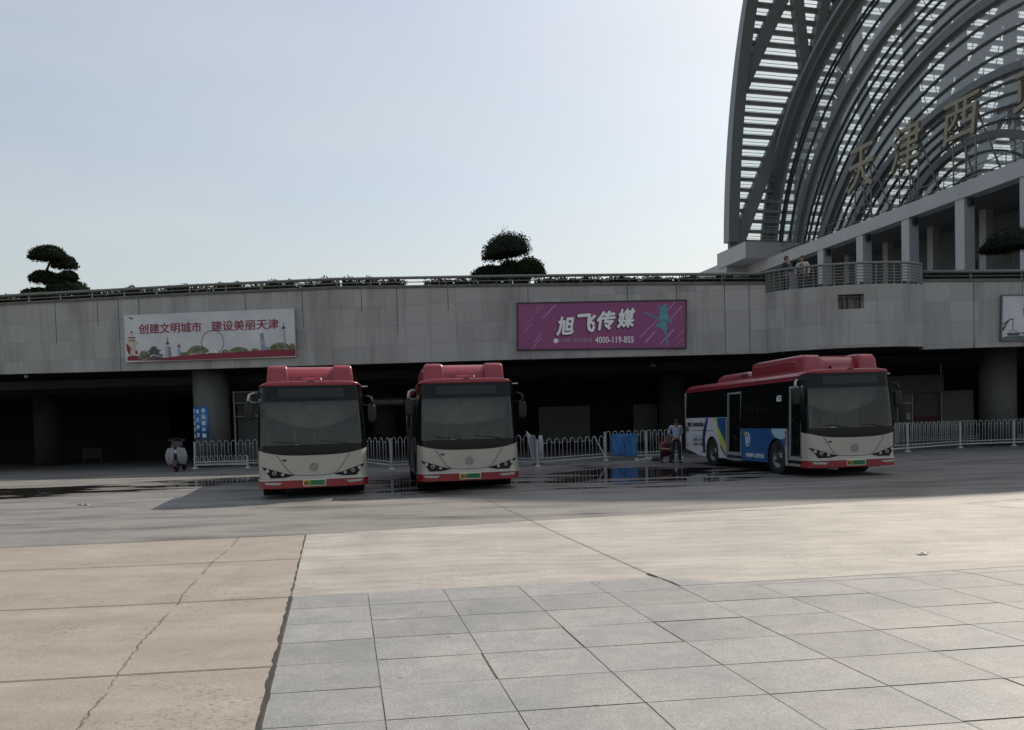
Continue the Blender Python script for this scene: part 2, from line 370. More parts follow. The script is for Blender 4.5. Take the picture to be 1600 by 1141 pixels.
# stone paving, every slab a quad with its own tone, over a dark bed
a0 = Vector(gp(455, 933)); rowd = (Vector(gp(1060, 902))-a0).normalized()
cold = (Vector(gp(823.7, 1141))-Vector(gp(690.6, 920.5))).normalized()
a1 = Vector(gp(1064, 917)); a2 = Vector(gp(1600, 886)); rowd2 = (a2-a1).normalized()
led = (Vector(bl[2])-Vector(bl[1])).normalized()
def paver_mat():
    m, t, b = _new('grey stone paving'); N = t.nodes.new; L = t.links.new
    tc = N('ShaderNodeTexCoord'); at_ = N('ShaderNodeAttribute'); at_.attribute_name = 'tone'
    n = N('ShaderNodeTexNoise'); n.inputs['Scale'].default_value = 1.3; n.inputs['Detail'].default_value = 8; L(tc.outputs['Object'], n.inputs['Vector'])
    v = N('ShaderNodeTexNoise'); v.inputs['Scale'].default_value = 75; v.inputs['Detail'].default_value = 4; v.inputs['Roughness'].default_value = .85
    L(tc.outputs['Object'], v.inputs['Vector'])
    def rng(s, a, bb, lo, hi):
        r = N('ShaderNodeMapRange'); r.inputs['From Min'].default_value = a; r.inputs['From Max'].default_value = bb
        r.inputs['To Min'].default_value = lo; r.inputs['To Max'].default_value = hi; L(s, r.inputs[0]); return r.outputs[0]
    mx = N('ShaderNodeMix'); mx.data_type = 'RGBA'; mx.inputs['A'].default_value = (.205, .212, .214, 1); mx.inputs['B'].default_value = (.275, .27, .26, 1)
    L(rng(n.outputs['Fac'], .3, .7, 0, 1), mx.inputs['Factor'])
    def scale(col, f):
        q = N('ShaderNodeVectorMath'); q.operation = 'SCALE'; L(col, q.inputs[0]); L(f, q.inputs['Scale']); return q.outputs[0]
    c = scale(mx.outputs['Result'], at_.outputs['Fac']); c = scale(c, rng(v.outputs['Fac'], .3, .7, .60, 1.36))
    n3 = N('ShaderNodeTexNoise'); n3.inputs['Scale'].default_value = 4.5; n3.inputs['Detail'].default_value = 9; n3.inputs['Roughness'].default_value = .7; L(tc.outputs['Object'], n3.inputs['Vector'])
    c = scale(c, rng(n3.outputs['Fac'], .32, .62, .84, 1.06))
    vo = N('ShaderNodeTexVoronoi'); vo.inputs['Scale'].default_value = 2.6; vo.inputs['Randomness'].default_value = 1; L(tc.outputs['Object'], vo.inputs['Vector'])
    c = scale(c, rng(vo.outputs['Distance'], .035, .06, .55, 1))
    v2 = N('ShaderNodeTexVoronoi'); v2.inputs['Scale'].default_value = 42; L(tc.outputs['Object'], v2.inputs['Vector'])
    c = scale(c, rng(v2.outputs['Distance'], .10, .22, 1.5, 1))
    L(c, b.inputs['Base Color']); b.inputs['Roughness'].default_value = .5
    bp = N('ShaderNodeBump'); bp.inputs['Distance'].default_value = .006; bp.inputs['Strength'].default_value = .3; L(v.outputs['Fac'], bp.inputs['Height']); L(bp.outputs[0], b.inputs['Normal'])
    return m
g = MB(); tones = []
ROW, COL, J = .545, .725, .0035
def leftx(p):   # left border as X at a given Y
    return bl[1][0]+(p-bl[1][1])*led.x/led.y
def topy(x):
    return a0.y+(x-a0.x)*rowd.y/rowd.x if x < a1.x else a1.y+(x-a1.x)*rowd2.y/rowd2.x
for j in range(0, 16):
    for i in range(-2, 26):
        base = a0+cold*(j*ROW/abs(cold.y))*1.0
        sh = .0 if j % 5 else 0
        p00 = base+rowd*(i*COL+sh+J); p10 = base+rowd*((i+1)*COL+sh-J)
        dn = cold*((ROW-2*J)/abs(cold.y))
        e_ = lambda: cold*random.uniform(-.002, .0035)+rowd*random.uniform(-.0015, .0015)
        q = [p00+cold*J+e_(), p10+cold*J+e_(), p10+cold*J+dn-e_(), p00+cold*J+dn-e_()]
        for k_ in (0, 1): q[k_].y = min(q[k_].y, topy(q[k_].x)-.004)
        if q[0].y-q[3].y < .03 or q[1].y-q[2].y < .03: continue
        if random.random() < .07: q[2] -= cold*.010; q[3] -= cold*.008
        if random.random() < .05: q[1] -= rowd*.010; q[2] -= rowd*.009
        lx0, lx1 = leftx(q[0].y)+.02, leftx(q[3].y)+.02
        if q[1].x < lx0+.05: continue
        if q[0].x < lx0: q[0] = Vector((lx0, q[0].y))
        if q[3].x < lx1: q[3] = Vector((lx1, q[3].y))
        if i > 4 and random.random() < .0: continue
        dz = random.uniform(-.0015, .0015)
        g.add([(*v, .0085+dz*.5) for v in q], [(0, 3, 2, 1)]); tones.append(random.uniform(.90, 1.08)*(1.22 if (j == 7 and i in (1, 2)) else 1))
ob = g.build('paving_stone', paver_mat()); struct(ob)
at_ = ob.data.attributes.new('tone', 'FLOAT', 'FACE'); at_.data.foreach_set('value', tones)
g = MB(); g.add([(*a0, .005), (*a1, .005), (*(a1+rowd2*30), .005), (28, -2, .005), (leftx(-2), -2, .005)], [(0, 1, 2, 3, 4)])
struct(g.build('paving_bed', mat('paving joint grit', (.075, .07, .063), .95, var=.4, scale=10)))
# joints and cracks as grimy ribbons
def ribbon(g, pts, wd, z=.0095, jit=0, n=1, gaps=0):
    P = []
    for k in range(len(pts)-1):
        a, b = Vector(pts[k]), Vector(pts[k+1])
        m = max(1, int((b-a).length/(.035 if gaps else .09 if jit else 9)))
        for q in range(m): P.append(a+(b-a)*q/m)
    P.append(Vector(pts[-1])); L_, R_ = [], []
    for k, p in enumerate(P):
        t = (P[min(k+1, len(P)-1)]-P[max(k-1, 0)]).normalized(); nn = Vector((-t.y, t.x))
        p = p+nn*random.uniform(-jit, jit); ww = wd*(random.uniform(.35, 1.5) if jit else 1)
        L_.append((*(p+nn*ww/2), z)); R_.append((*(p-nn*ww/2), z))
    m = len(P); g.add(L_+R_, [(k, m+k, m+k+1, k+1) for k in range(m-1) if not gaps or math.sin(k*.31)+math.sin(k*.123)+random.uniform(-1, 1) > -gaps])
g = MB()
ribbon(g, [ex, tl, bl[0]], .022); ribbon(g, [bl[0], bl[1]], .018, jit=.007)
ribbon(g, [gp(-40, 895), gp(200, 886), gp(473, 874)], .014); ribbon(g, [gp(-60, 958), gp(200, 947), gp(455, 934)], .013); ribbon(g, [gp(-60, 1071), gp(200, 1056), gp(430, 1043)], .011)
ribbon(g, [gp(750, 776), gp(860, 829), gp(1012, 897)], .009); ribbon(g, [gp(1012, 897), gp(1064, 917)], .03, jit=.008)
ribbon(g, [a1, a2, a1+rowd2*25], .013); ribbon(g, [bl[0], pe], .009, jit=.002); pass
ribbon(g, [gp(1510, 787), gp(1640, 778)], .016, jit=.004); ribbon(g, [gp(1510, 787), gp(1560, 792), gp(1640, 797)], .015, jit=.004)
ribbon(g, [gp(1000, 806), gp(1200, 797), gp(1300, 793)], .018, jit=.003)
struct(g.build('ground_joints', m_joint))
g = MB()
for k in range(2):
    ribbon(g, [gp(375, 838), gp(360, 858), gp(333, 878), gp(310, 905), gp(285, 930), gp(280, 943), gp(258, 965), gp(240, 985), gp(222, 1003), gp(207, 1025), gp(186, 1053), gp(162, 1090), gp(130, 1128), gp(110, 1160)], .0045, jit=.013, z=.0075+k*.001, gaps=.9)
struct(g.build('ground_crack', m_crack))
# ragged gap where brown slab meets the paving
g = MB(); ribbon(g, [bl[1], bl[2], bl[3]], .026, z=.0108, jit=.009); struct(g.build('slab_gap', m_joint))

# ------------------------------------------------------------------ podium (bus hall under the raised plaza)
pod = thing('podium_building', 'long grey stone clad podium with a dark open bus hall beneath it', 'building')
WX = [(-260, 37.5), (0, 36), (300, 34.9), (530, 34), (800, 33), (1000, 32.4), (1198, 32)]
top_y = {-260: 491, 0: 478, 300: 462, 530: 452, 800: 448, 1000: 446, 1198: 445}
bot_y = {-260: 594, 0: 585, 300: 577, 530: 570, 800: 562, 1000: 557, 1198: 552}
wall = []
for (px, Y) in WX:
    b_ = at(px, bot_y[px], Y); t_ = at(px, top_y[px], Y); wall.append((b_.x, Y, b_.z, t_.z))
wall.insert(0, (-46, 39, wall[0][2]+.1, wall[0][3]+.1))
BX0, BX1 = wall[-1][0], at(1442, 500, 31.4).x
right = []
for (px, Y, b_, t_) in [(1442, 31.4, 546, 441), (1600, 31, 541, 440)]:
    q0 = at(px, b_, Y); q1 = at(px, t_, Y); right.append((q0.x, Y, q0.z, q1.z))
right.append((46, 30, right[-1][2], right[-1][3])); right.append((75, 29, right[-1][2], right[-1][3]))
# balcony bulge
cxb, hxb = (BX0+BX1)/2, (BX1-BX0)/2
bal = []
for k in range(0, 25):
    a = PI-PI*k/24; x = cxb+hxb*math.cos(a)
    yy = (32+(31.4-32)*(x-BX0)/(BX1-BX0)) - 1.25*math.sin(a)**1.15
    bal.append((x, yy, 4.2, 6.67))
def smooth_path(P, n=6):
    out = []
    for k in range(len(P)-1):
        for q in range(n): out.append(tuple(P[k][i]+(P[k+1][i]-P[k][i])*q/n for i in range(4)))
    out.append(P[-1]); return out
def fascia(path, name, d=.35, z_extra=0, m=m_fascia):
    g = MB(); n = len(path)
    f0 = [(x, y, b) for x, y, b, t in path]; f1 = [(x, y, t) for x, y, b, t in path]
    r0 = [(x, y+d, b) for x, y, b, t in path]; r1 = [(x, y+d, t) for x, y, b, t in path]
    vs = f0+f1+r0+r1; fs = []
    for k in range(n-1):
        fs += [(k, k+1, n+k+1, n+k), (2*n+k+1, 2*n+k, 3*n+k, 3*n+k+1), (n+k, n+k+1, 3*n+k+1, 3*n+k), (k+1, k, 2*n+k, 2*n+k+1)]
    fs += [(0, n, 3*n, 2*n), (n-1, 2*n+n-1, 3*n+n-1, 2*n-1)]
    g.add(vs, fs); return g.build(name, m, pod)
fascia(wall, 'fascia_wall'); fascia(right, 'fascia_wall')
# balcony fascia with a missing stone panel: upper band split round the hole
hx0, hx1 = at(1310, 470, 30.5).x, at(1349, 470, 30.5).x
hz0, hz1 = 5.72, 6.30
def sub(path, x0, x1):
    def ip(x):
        for k in range(len(path)-1):
            if path[k][0] <= x <= path[k+1][0]+1e-9:
                u = (x-path[k][0])/max(1e-9, path[k+1][0]-path[k][0]); return tuple(path[k][i]+(path[k+1][i]-path[k][i])*u for i in range(4))
        return path[-1]
    return [ip(x0)]+[p for p in path if x0 < p[0] < x1]+[ip(x1)]
fascia(sub(bal, BX0, hx0), 'balcony_fascia'); fascia(sub(bal, hx1, BX1), 'balcony_fascia')
mid = sub(bal, hx0, hx1)
fascia([(x, y, b, hz0) for x, y, b, t in mid], 'balcony_fascia'); fascia([(x, y, hz1, t) for x, y, b, t in mid], 'balcony_fascia')
m_rough = mat('bare rough concrete', (.17, .165, .15), .95, var=.5, scale=5, stretch=(1, 1, .3))
g = MB(); yb = mid[0][1]+.30; g.box(hx0, hx1, yb, yb+.04, hz0, hz1); g.box(hx0+.3, hx0+.36, yb-.12, yb, hz0, hz1); g.box(hx1-.5, hx1-.43, yb-.12, yb, hz0, hz1); g.box(hx0, hx1, yb-.16, yb-.12, hz1-.1, hz1-.03)
g.build('recess_backing', m_rough, pod)
m_gap = mat('open joint shadow gap', (.05, .05, .05), .9)
def wall_at(px):
    for P in (wall, right):
        for k in range(len(P)-1):
            for x in [at(px, 500, 33).x]:
                if P[k][0] <= x <= P[k+1][0]:
                    u = (x-P[k][0])/(P[k+1][0]-P[k][0]); return [P[k][i]+(P[k+1][i]-P[k][i])*u for i in range(4)]
for px, hh in [(143, 1), (106, .35), (180, .5), (365, .3), (560, .3), (618, .6), (826, .4), (978, .25), (1052, .3), (1124, 1), (1160, 1), (1482, 1), (1549, 1), (462, .5), (30, .6), (700, .3)]:
    q = wall_at(px)
    if q:
        x, y, b_, t_ = q; g = MB(); g.box(x-.011, x+.011, y-.006, y+.01, t_-(t_-b_)*hh, t_-.01); g.build('open_joint', m_gap, pod)
# coping strip
allp = wall+bal[1:-1]+right
g = MB()
for P in (wall, right):
    for k in range(len(P)-1):
        a, b = P[k], P[k+1]
        g.add([(a[0], a[1]-.03, a[3]), (b[0], b[1]-.03, b[3]), (b[0], b[1]-.03, b[3]+.10), (a[0], a[1]-.03, a[3]+.10), (a[0], a[1]+.5, a[3]), (b[0], b[1]+.5, b[3]), (b[0], b[1]+.5, b[3]+.10), (a[0], a[1]+.5, a[3]+.10)],
              [(0, 1, 2, 3), (3, 2, 6, 7), (0, 3, 7, 4), (1, 5, 6, 2), (0, 4, 5, 1), (4, 7, 6, 5)])
g.build('coping', m_fdark, pod)
# deck slab and hall
path = [p for p in wall]+bal[1:-1]+right
g = MB(); n = len(path)
deck_in = [(x, y+.34, 6.55) for x, y, b, t in path]; g.add(deck_in+[(75, 175, 6.55), (-46, 175, 6.55)], [tuple(range(n+2))])
g.build('deck_floor', mat('plaza deck stone', (.30, .30, .29), .8, var=.1, scale=2), pod)
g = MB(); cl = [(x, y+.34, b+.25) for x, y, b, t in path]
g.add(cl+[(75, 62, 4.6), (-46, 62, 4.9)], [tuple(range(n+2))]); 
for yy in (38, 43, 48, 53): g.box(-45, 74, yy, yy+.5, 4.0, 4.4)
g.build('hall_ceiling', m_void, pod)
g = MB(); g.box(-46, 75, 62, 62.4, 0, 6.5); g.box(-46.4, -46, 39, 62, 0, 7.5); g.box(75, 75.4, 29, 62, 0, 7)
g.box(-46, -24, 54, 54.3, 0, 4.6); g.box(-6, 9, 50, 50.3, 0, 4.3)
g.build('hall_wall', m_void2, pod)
def column(x, y, r, h, m=m_col):
    g = MB(); g.lathe([(0, 0), (r, 0), (r, h), (0, h)], 36, Matrix.Translation((x, y, 0)))
    return g.build('column', m, pod)
c1 = at(331, 640, 36.4); column(c1.x, 36.4, .80, 4.75)
c2 = at(1559, 640, 34.2); column(c2.x, 34.2, .72, 4.5)
m_col2 = mat('shaded hall column', (.035, .037, .035), .85, var=.2, scale=1.5)  # column concrete toned down, the hall's shade put into its colour
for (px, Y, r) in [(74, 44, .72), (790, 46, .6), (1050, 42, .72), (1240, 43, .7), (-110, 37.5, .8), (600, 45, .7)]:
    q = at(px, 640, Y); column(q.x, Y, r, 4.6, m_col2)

# ------------------------------------------------------------------ railings
def off_path(P, dy, z=None): return [(x, y+dy, t) for x, y, b, t in P]
def dense(P, step):
    out = []
    for k in range(len(P)-1):
        a, b = Vector(P[k]), Vector(P[k+1]); m = max(1, int((b-a).length/step))
        for q in range(m): out.append(a+(b-a)*q/m)
    out.append(Vector(P[-1])); return out
def railing(label, base, zt, fr, r=.065, step=1.35, rp=.022):
    t = thing('railing', label, 'railing')
    P = [Vector(p) for p in base]
    g = MB(); g.tube([p+Vector((0, 0, zt)) for p in P], r, 10); g.build('handrail', m_rail, t)
    for f in fr:
        g = MB(); g.tube([p+Vector((0, 0, zt*f)) for p in P], .02, 6); g.build('rail_bar', m_rail, t)
    for p in dense(base, step):
        g = MB(); g.box(-.012, .012, -.035, .035, 0, zt, M=Matrix.Translation(p)); g.build('post', m_rail, t)
    return t
railing('long low steel railing on the podium edge, from the left end to the balcony', off_path(wall[1:], .12), .47, (.28, .6), step=1.45)
railing('low steel railing on the podium edge right of the balcony', off_path(right[:3], .12), .44, (.28, .6), step=1.3)
def blend(k): return math.sin(PI*k/24)
br = [(x, y+.12, 6.67) for k, (x, y, b, t) in enumerate(bal)]
railing('tall curved steel railing round the projecting balcony', br, .85, (.14, .28, .42, .56, .70, .84), r=.055, step=1.75)

# ------------------------------------------------------------------ planting on the deck
m_leaf = leafmat('dark topiary leaves', (.019, .027, .015)); m_leaf2 = leafmat('hedge leaves', (.020, .026, .011))
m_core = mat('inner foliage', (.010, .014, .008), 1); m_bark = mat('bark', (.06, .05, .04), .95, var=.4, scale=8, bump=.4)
def leaves(g, c, r, n, size=.07, flat=.0, lo=-1.0):
    for k in range(n):
        while True:
            v = Vector((random.gauss(0, 1), random.gauss(0, 1), random.gauss(0, 1))).normalized()
            if v.z > lo: break
        d = (random.uniform(.80, 1.04) if random.random() > .07 else random.uniform(1.02, 1.13))+.05*math.sin(7*v.x+3*v.y)*math.cos(5*v.z)
        p = Vector((c[0]+v.x*r[0]*d, c[1]+v.y*r[1]*d, c[2]+v.z*r[2]*d))
        s = size*random.uniform(.6, 1.35); t = Vector((random.uniform(-1, 1), random.uniform(-1, 1), random.uniform(-1, 1))).normalized(); u = t.orthogonal().normalized()
        g.add([p-t*s, p+u*s*.45, p+t*s, p-u*s*.45], [(0, 1, 2, 3)])
def pad(g, gc, c, r, n, size=.07, tilt=0):
    # domed pad: round top, flatter underside
    leaves(g, c, r, n, size, lo=-.10)
    for k in range(n//4):
        a = random.uniform(0, 2*PI); q = math.sqrt(random.uniform(0, 1))
        p = Vector((c[0]+r[0]*q*math.cos(a), c[1]+r[1]*q*math.sin(a), c[2]-r[2]*.10+random.gauss(0, .05)))
        s = size*random.uniform(.6, 1.3); t = Vector((random.uniform(-1, 1), random.uniform(-1, 1), random.uniform(-1, .4))).normalized(); u = t.orthogonal().normalized()
        g.add([p-t*s, p+u*s*.45, p+t*s, p-u*s*.45], [(0, 1, 2, 3)])
    if tilt: g.v = [(x, y, z+tilt*(x-c[0])) for x, y, z in g.v]
    def fn(u, v):
        a = 2*PI*u; b = -.32*PI*.5+v*(PI/2+.16*PI); 
        xx = r[0]*.88*math.cos(b)*math.cos(a); return (c[0]+xx, c[1]+r[1]*.88*math.cos(b)*math.sin(a), c[2]+r[2]*.88*max(math.sin(b), -.06)+tilt*xx)
    gc.grid(fn, 14, 8)
def cloud_tree(label, Y, pads, trunk, name='topiary_tree', twigs=None, nl=2600):
    base = at(trunk[0][0], trunk[0][1], Y); t = thing(name, label, 'tree', (base.x, Y, 6.55))
    o = Vector((base.x, Y, 6.55))
    for path in ([trunk] if not isinstance(trunk[0][0], (list, tuple)) else trunk):
        g = MB(); pts = [at(x, y, Y)-o for x, y in path]; pts[0].z = min(pts[0].z, 0)
        g.tube(pts, [.10-.05*k/(len(pts)-1) for k in range(len(pts))], 8); g.build('trunk', m_bark, t)
    for (x, y, rx, ry, dy, *tl_) in pads:
        c = at(x, y, Y)-o; k = Y/1200
        g = MB(); gc = MB(); pad(g, gc, (c.x, dy, c.z), (rx*k, rx*k*.85, ry*k), nl, .06, tl_[0] if tl_ else 0)
        off = len(g.v); g.v += gc.v; g.f += [[i+off for i in f] for f in gc.f]; g.mi += [1]*len(gc.f); g.sm += gc.sm
        g.build('crown', [m_leaf, m_core], t, fix=False)
    if twigs:
        g = MB()
        for (x0, y0, x1, y1) in twigs: g.tube([at(x0, y0, Y)-o, at(x1, y1, Y)-o], .008, 4)
        g.build('twigs', m_bark, t)
    return t
cloud_tree('cloud pruned tree with one big domed cap, standing between the two banners', 36, [(790.5, 397, 37.5, 32, 0, .13), (766, 431, 30, 18, .4), (799, 430, 26, 22, 0), (826, 430, 25, 25, -.2)], [(795, 470), (796, 430), (793, 405)], twigs=[(788, 366, 787, 351), (788, 360, 794, 353), (788, 362, 783, 355), (804, 366, 806, 361)])
cloud_tree('cloud pruned tree of several ragged clumps at the far left of the deck', 39, [(74, 403, 27, 18, 0), (95, 414, 19, 17, .3), (84, 404, 22, 17, -.3), (68, 438, 21, 15, 0), (90, 441, 24, 14, .2), (110, 436, 14, 11, -.2), (106, 455, 31, 16, 0), (60, 460, 30, 11, .3)], [(78, 490), (76, 450), (72, 425), (80, 405)], nl=1700)
cloud_tree('umbrella shaped clipped tree by the right end railing', 35, [(1580, 386, 38, 30, 0), (1562, 390, 24, 16, .2)], [(1581, 460), (1580, 420), (1578, 385)], nl=3000)
def hedge(label, px0, px1, hpx, Y0, n, m=None, gapf=None, dz=0):
    t = None; g = MB(); 
    p0 = at(px0, hpx[0], Y0); p1 = at(px1, hpx[1], Y0)
    o = Vector(((p0.x+p1.x)/2, Y0, 6.55)); 
    for k in range(n):
        u = random.random(); 
        if gapf and gapf(u): continue
        p = p0.lerp(p1, u); h = p.z-6.55
        hh = h*(.98+.035*math.sin(u*47)+.03*math.sin(u*131+1)); z = hh*random.random()**.45
        q = Vector((p.x+random.gauss(0, .05), Y0+random.uniform(-.3, .3), 6.55+z))-o
        s = random.uniform(.045, .10); tt = Vector((random.uniform(-1, 1), random.uniform(-1, 1), random.uniform(-.6, 1))).normalized(); uu = tt.orthogonal().normalized()
        g.add([q-tt*s, q+uu*s*.45, q+tt*s, q-uu*s*.45], [(0, 1, 2, 3)])
    segs = 60
    def core(u, v):
        a = 2*PI*v; p = p0.lerp(p1, u); h = (p.z-6.55)*(.93+.05*math.sin(u*47)+.04*math.sin(u*131+1)+.03*math.sin(u*390))
        if gapf and gapf(u): h *= .3
        return (p.x-o.x, .24*math.cos(a), h*(.5+.5*math.sin(a)))
    g.grid(core, segs*3, 10, mi=1, smooth=False)
    ob = g.build('hedge', [m or m_leaf2, m_core], fix=False); ob.location = o
    return tag(ob, label, 'hedge')
hedge('low hedge behind the railing above the white city banner', -40, 530, (462, 434.5), 36.6, 13000)
hedge('low hedge with gaps behind the railing between banners', 535, 800, (435, 435), 34.6, 5200, gapf=lambda u: (.37 < u < .48))
hedge('low hedge behind the railing above the purple banner', 802, 1192, (434, 432), 33.8, 9000, gapf=lambda u: (.065 < u < .09))
hedge('low hedge behind the right end railing', 1445, 1640, (424, 424), 32.8, 4200)
hedge('dwarf hedge behind the balcony railing', 1275, 1440, (446, 440), 34.2, 2600)

# ------------------------------------------------------------------ station hall with the great vault
dv = Vector((.2322, -.9727, 0)).normalized(); nv = Vector((-dv.y*-1, 0, 0)); nv = Vector((-.9727, -.2322, 0)).normalized()
P0 = Vector((48.8, 73.2, 0))
def SP(t, off, z): p = P0+dv*t-nv*off; return Vector((p.x, p.y, z))     # along the front, depth behind it, height
st = thing('station_hall', 'huge railway station hall with a lattice vault and arched glass front', 'building', (P0.x, P0.y, 0))
so = Vector((P0.x, P0.y, 0))
def SL(t, off, z): return SP(t, off, z)-so
m_vault = mat('grey steel lattice', (.20, .21, .225), .5, metal=.2, var=.12, scale=.3)
m_roof = mat('grey roof skin', (.20, .21, .22), .5, var=.1, scale=.2)
m_mull = mat('dark bronze mullion', (.035, .042, .045), .4, metal=.3)
m_arch = mat('grey arch band', (.12, .13, .14), .45, metal=.2, var=.1, scale=.4)
m_glass = glass('station glass', (.84, .88, .89), 3.4, .02, .17)
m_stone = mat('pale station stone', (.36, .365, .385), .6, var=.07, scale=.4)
m_shade = mat('shaded station wall', (.13, .133, .14), .7, var=.08, scale=.3)  # darker copy of the station stone, shade put into the colour
m_door = mat('dark glazed door', (.03, .035, .038), .25)
TC = -10.0
def rz(z): return 40.3*max(0, (1-(abs(z-20)/68)**2.2))**(1/2.2)
def squash(z): return z if z < 64 else 64+(z-64)*.36
def rim_pt(a):   # a 0..pi from left springing over the crown
    c, s_ = math.cos(a), math.sin(a)
    return -40.3*(1 if c > 0 else -1)*abs(c)**(2/2.2), 20+68*abs(s_)**(2/2.2)
BASE = 26.5
LEN = 150
# closed roof skin (upper part) and horizontal louvre beams (lower part, both sides)
ZT = 66.0
g = MB(); HC, XR = 81.0, 23.0
def crown(x): return ZT+(HC-ZT)*(1-(abs(x)/(rz(ZT) if x < 0 else XR))**(2.6 if x < 0 else 2.1))  # unseen crown, lopsided outline shaped to set its shadow edge on the ground
sec = [(-rz(ZT)+(rz(ZT)+XR)*k/50, crown(-rz(ZT)+(rz(ZT)+XR)*k/50)) for k in range(51)]
inn = [(x*.985, z-.9) for x, z in sec]; n = len(sec)
vs = [SL(TC+x, -2.5, z) for x, z in sec]+[SL(TC+x, LEN, z) for x, z in sec]+[SL(TC+x, -2.5, z) for x, z in inn]+[SL(TC+x, LEN, z) for x, z in inn]
fs = []
for k in range(n-1): fs += [(k, k+1, n+k+1, n+k), (2*n+k+1, 2*n+k, 3*n+k, 3*n+k+1), (k+1, k, 2*n+k, 2*n+k+1), (n+k, n+k+1, 3*n+k+1, 3*n+k)]
g.add(vs, fs); g.build('roof', m_roof, st)
def rzr(z): u = max(0, min(1, (z-BASE)/(ZT-BASE))); return rz(z)*(1-u)+u*(rz(z)*XR/rz(ZT))
g = MB(); gs = MB(); z = BASE+.8
def bar(g, side, z, h, dpt, o0, o1):
    x = rz(z)
    for sgn in ((-1,) if side < 0 else (1,)):
        a = SL(TC+sgn*x, o0, z); b = SL(TC+sgn*x, o1, z); e = dv*dpt*(-sgn)
        if sgn > 0: x = rzr(z)
        a = SL(TC+sgn*x, o0, z); b = SL(TC+sgn*x, o1, z)
        x2 = rz(z+h) if sgn < 0 else rzr(z+h)
        a2 = SL(TC+sgn*x2, o0, z+h); b2 = SL(TC+sgn*x2, o1, z+h)
        g.add([a, b, b+e, a+e, a2, b2, b2+e, a2+e], [(0, 1, 2, 3), (4, 7, 6, 5), (0, 4, 5, 1), (3, 2, 6, 7), (0, 3, 7, 4), (1, 5, 6, 2)])
while z < ZT:
    for side in (-1, 1):
        bar(g, side, z, .46, .5, -2.0, LEN)
        for q in (.36, .62): bar(gs, side, z+1.56*q+.13, .05, .08, -2.0, LEN)
    z += 1.56
g.build('roof_beams', m_vault, st); 
m_slat = mat('pale roof louvre', (.42, .45, .44), .5)
gs.build('roof_louvres', m_slat, st)
# glazing bars down the louvre bays + diagonal lattice beams lying on the vault
def wall_pt(side, o, z, depth=0): 
    x = (rz(z) if side < 0 else rzr(z))-depth
    return SL(TC+side*x, o, z)
def dbeam(side, o_at, slope, wdt, z0=BASE, z1=ZT+1, dep=.9):
    g = MB(); N_ = 22; vs = []
    for k in range(N_+1):
        z = z0+(z1-z0)*k/N_; o = o_at+(z-z0)/slope
        for (do, dd) in ((-wdt/2, -.12), (wdt/2, -.12), (wdt/2, dep), (-wdt/2, dep)):
            vs.append(wall_pt(side, min(max(o+do, -2.4), LEN), z, dd))
    fs = [(k*4+j, k*4+(j+1) % 4, k*4+4+(j+1) % 4, k*4+4+j) for k in range(N_) for j in range(4)]+[(0, 1, 2, 3), tuple(N_*4+j for j in (3, 2, 1, 0))]
    g.add(vs, fs); g.build('diagonal_beam', m_vault, st)
m_skin_gl = glass('translucent roof glazing', (.80, .84, .82), 1.0, .1, .06)
for side in (-1, 1):
    g = MB()
    def skf(u, v, side=side):
        z = BASE+(ZT-BASE)*v; x = (rz(z) if side < 0 else rzr(z))+.12
        return SL(TC+side*x, -2.0+(LEN+2.0)*u, z)
    g.grid(skf, 1, 24); g.build('roof_glazing', m_skin_gl, st)
SLP = 2.54
for k in range(-1, 9):
    o0 = -1.9+k*9.6
    if o0+(ZT-BASE)/SLP > -2.3: dbeam(-1, o0, SLP, 2.15)
for k in range(1, 11):
    o0 = 10+k*9.6
    dbeam(-1, o0, -SLP, 1.7)
for k in range(3): dbeam(-1, 14.8+k*19.2, 60, 1.6)
for k in range(0, 6): dbeam(1, -1.9+k*9.6, SLP, 2.15)
dbeam(-1, 9.7, 500, 1.5, dep=1.2)
# rim arch at the front edge
def rim_path(o, shrink=0):
    out = []
    for k in range(0, 61):
        x, z = rim_pt(PI*k/60); 
        if z < BASE-.5: continue
        if z < ZT and x > 0: x = rzr(z)
        if z < ZT: out.append((x*(1-shrink/42), z))
    k = next((i for i, p in enumerate(out) if p[0] > 0), len(out))
    top = [(-rz(ZT)+(rz(ZT)+XR)*q/40, crown(-rz(ZT)+(rz(ZT)+XR)*q/40)) for q in range(41)]
    top = [(x*(1-shrink/42), z-shrink) for x, z in top]
    return out[:k]+top+out[k:]
g = MB(); outer = rim_path(0, 0); inner = rim_path(0, 1.7); n = min(len(outer), len(inner)); vs = []
for k in range(n):
    (xo, zo), (xi, zi) = outer[k], inner[k]
    vs += [SL(TC+xo, -3.2, zo), SL(TC+xi, -3.2, zi), SL(TC+xi, -1.4, zi), SL(TC+xo, -1.4, zo)]
g.add(vs, [(k*4+j, k*4+(j+1) % 4, k*4+4+(j+1) % 4, k*4+4+j) for k in range(n-1) for j in range(4)]+[(0, 1, 2, 3), tuple((n-1)*4+j for j in (3, 2, 1, 0))], smooth=False)
g.build('rim_arch', mat('pale rim steel', (.20, .21, .22), .45, metal=.3), st)
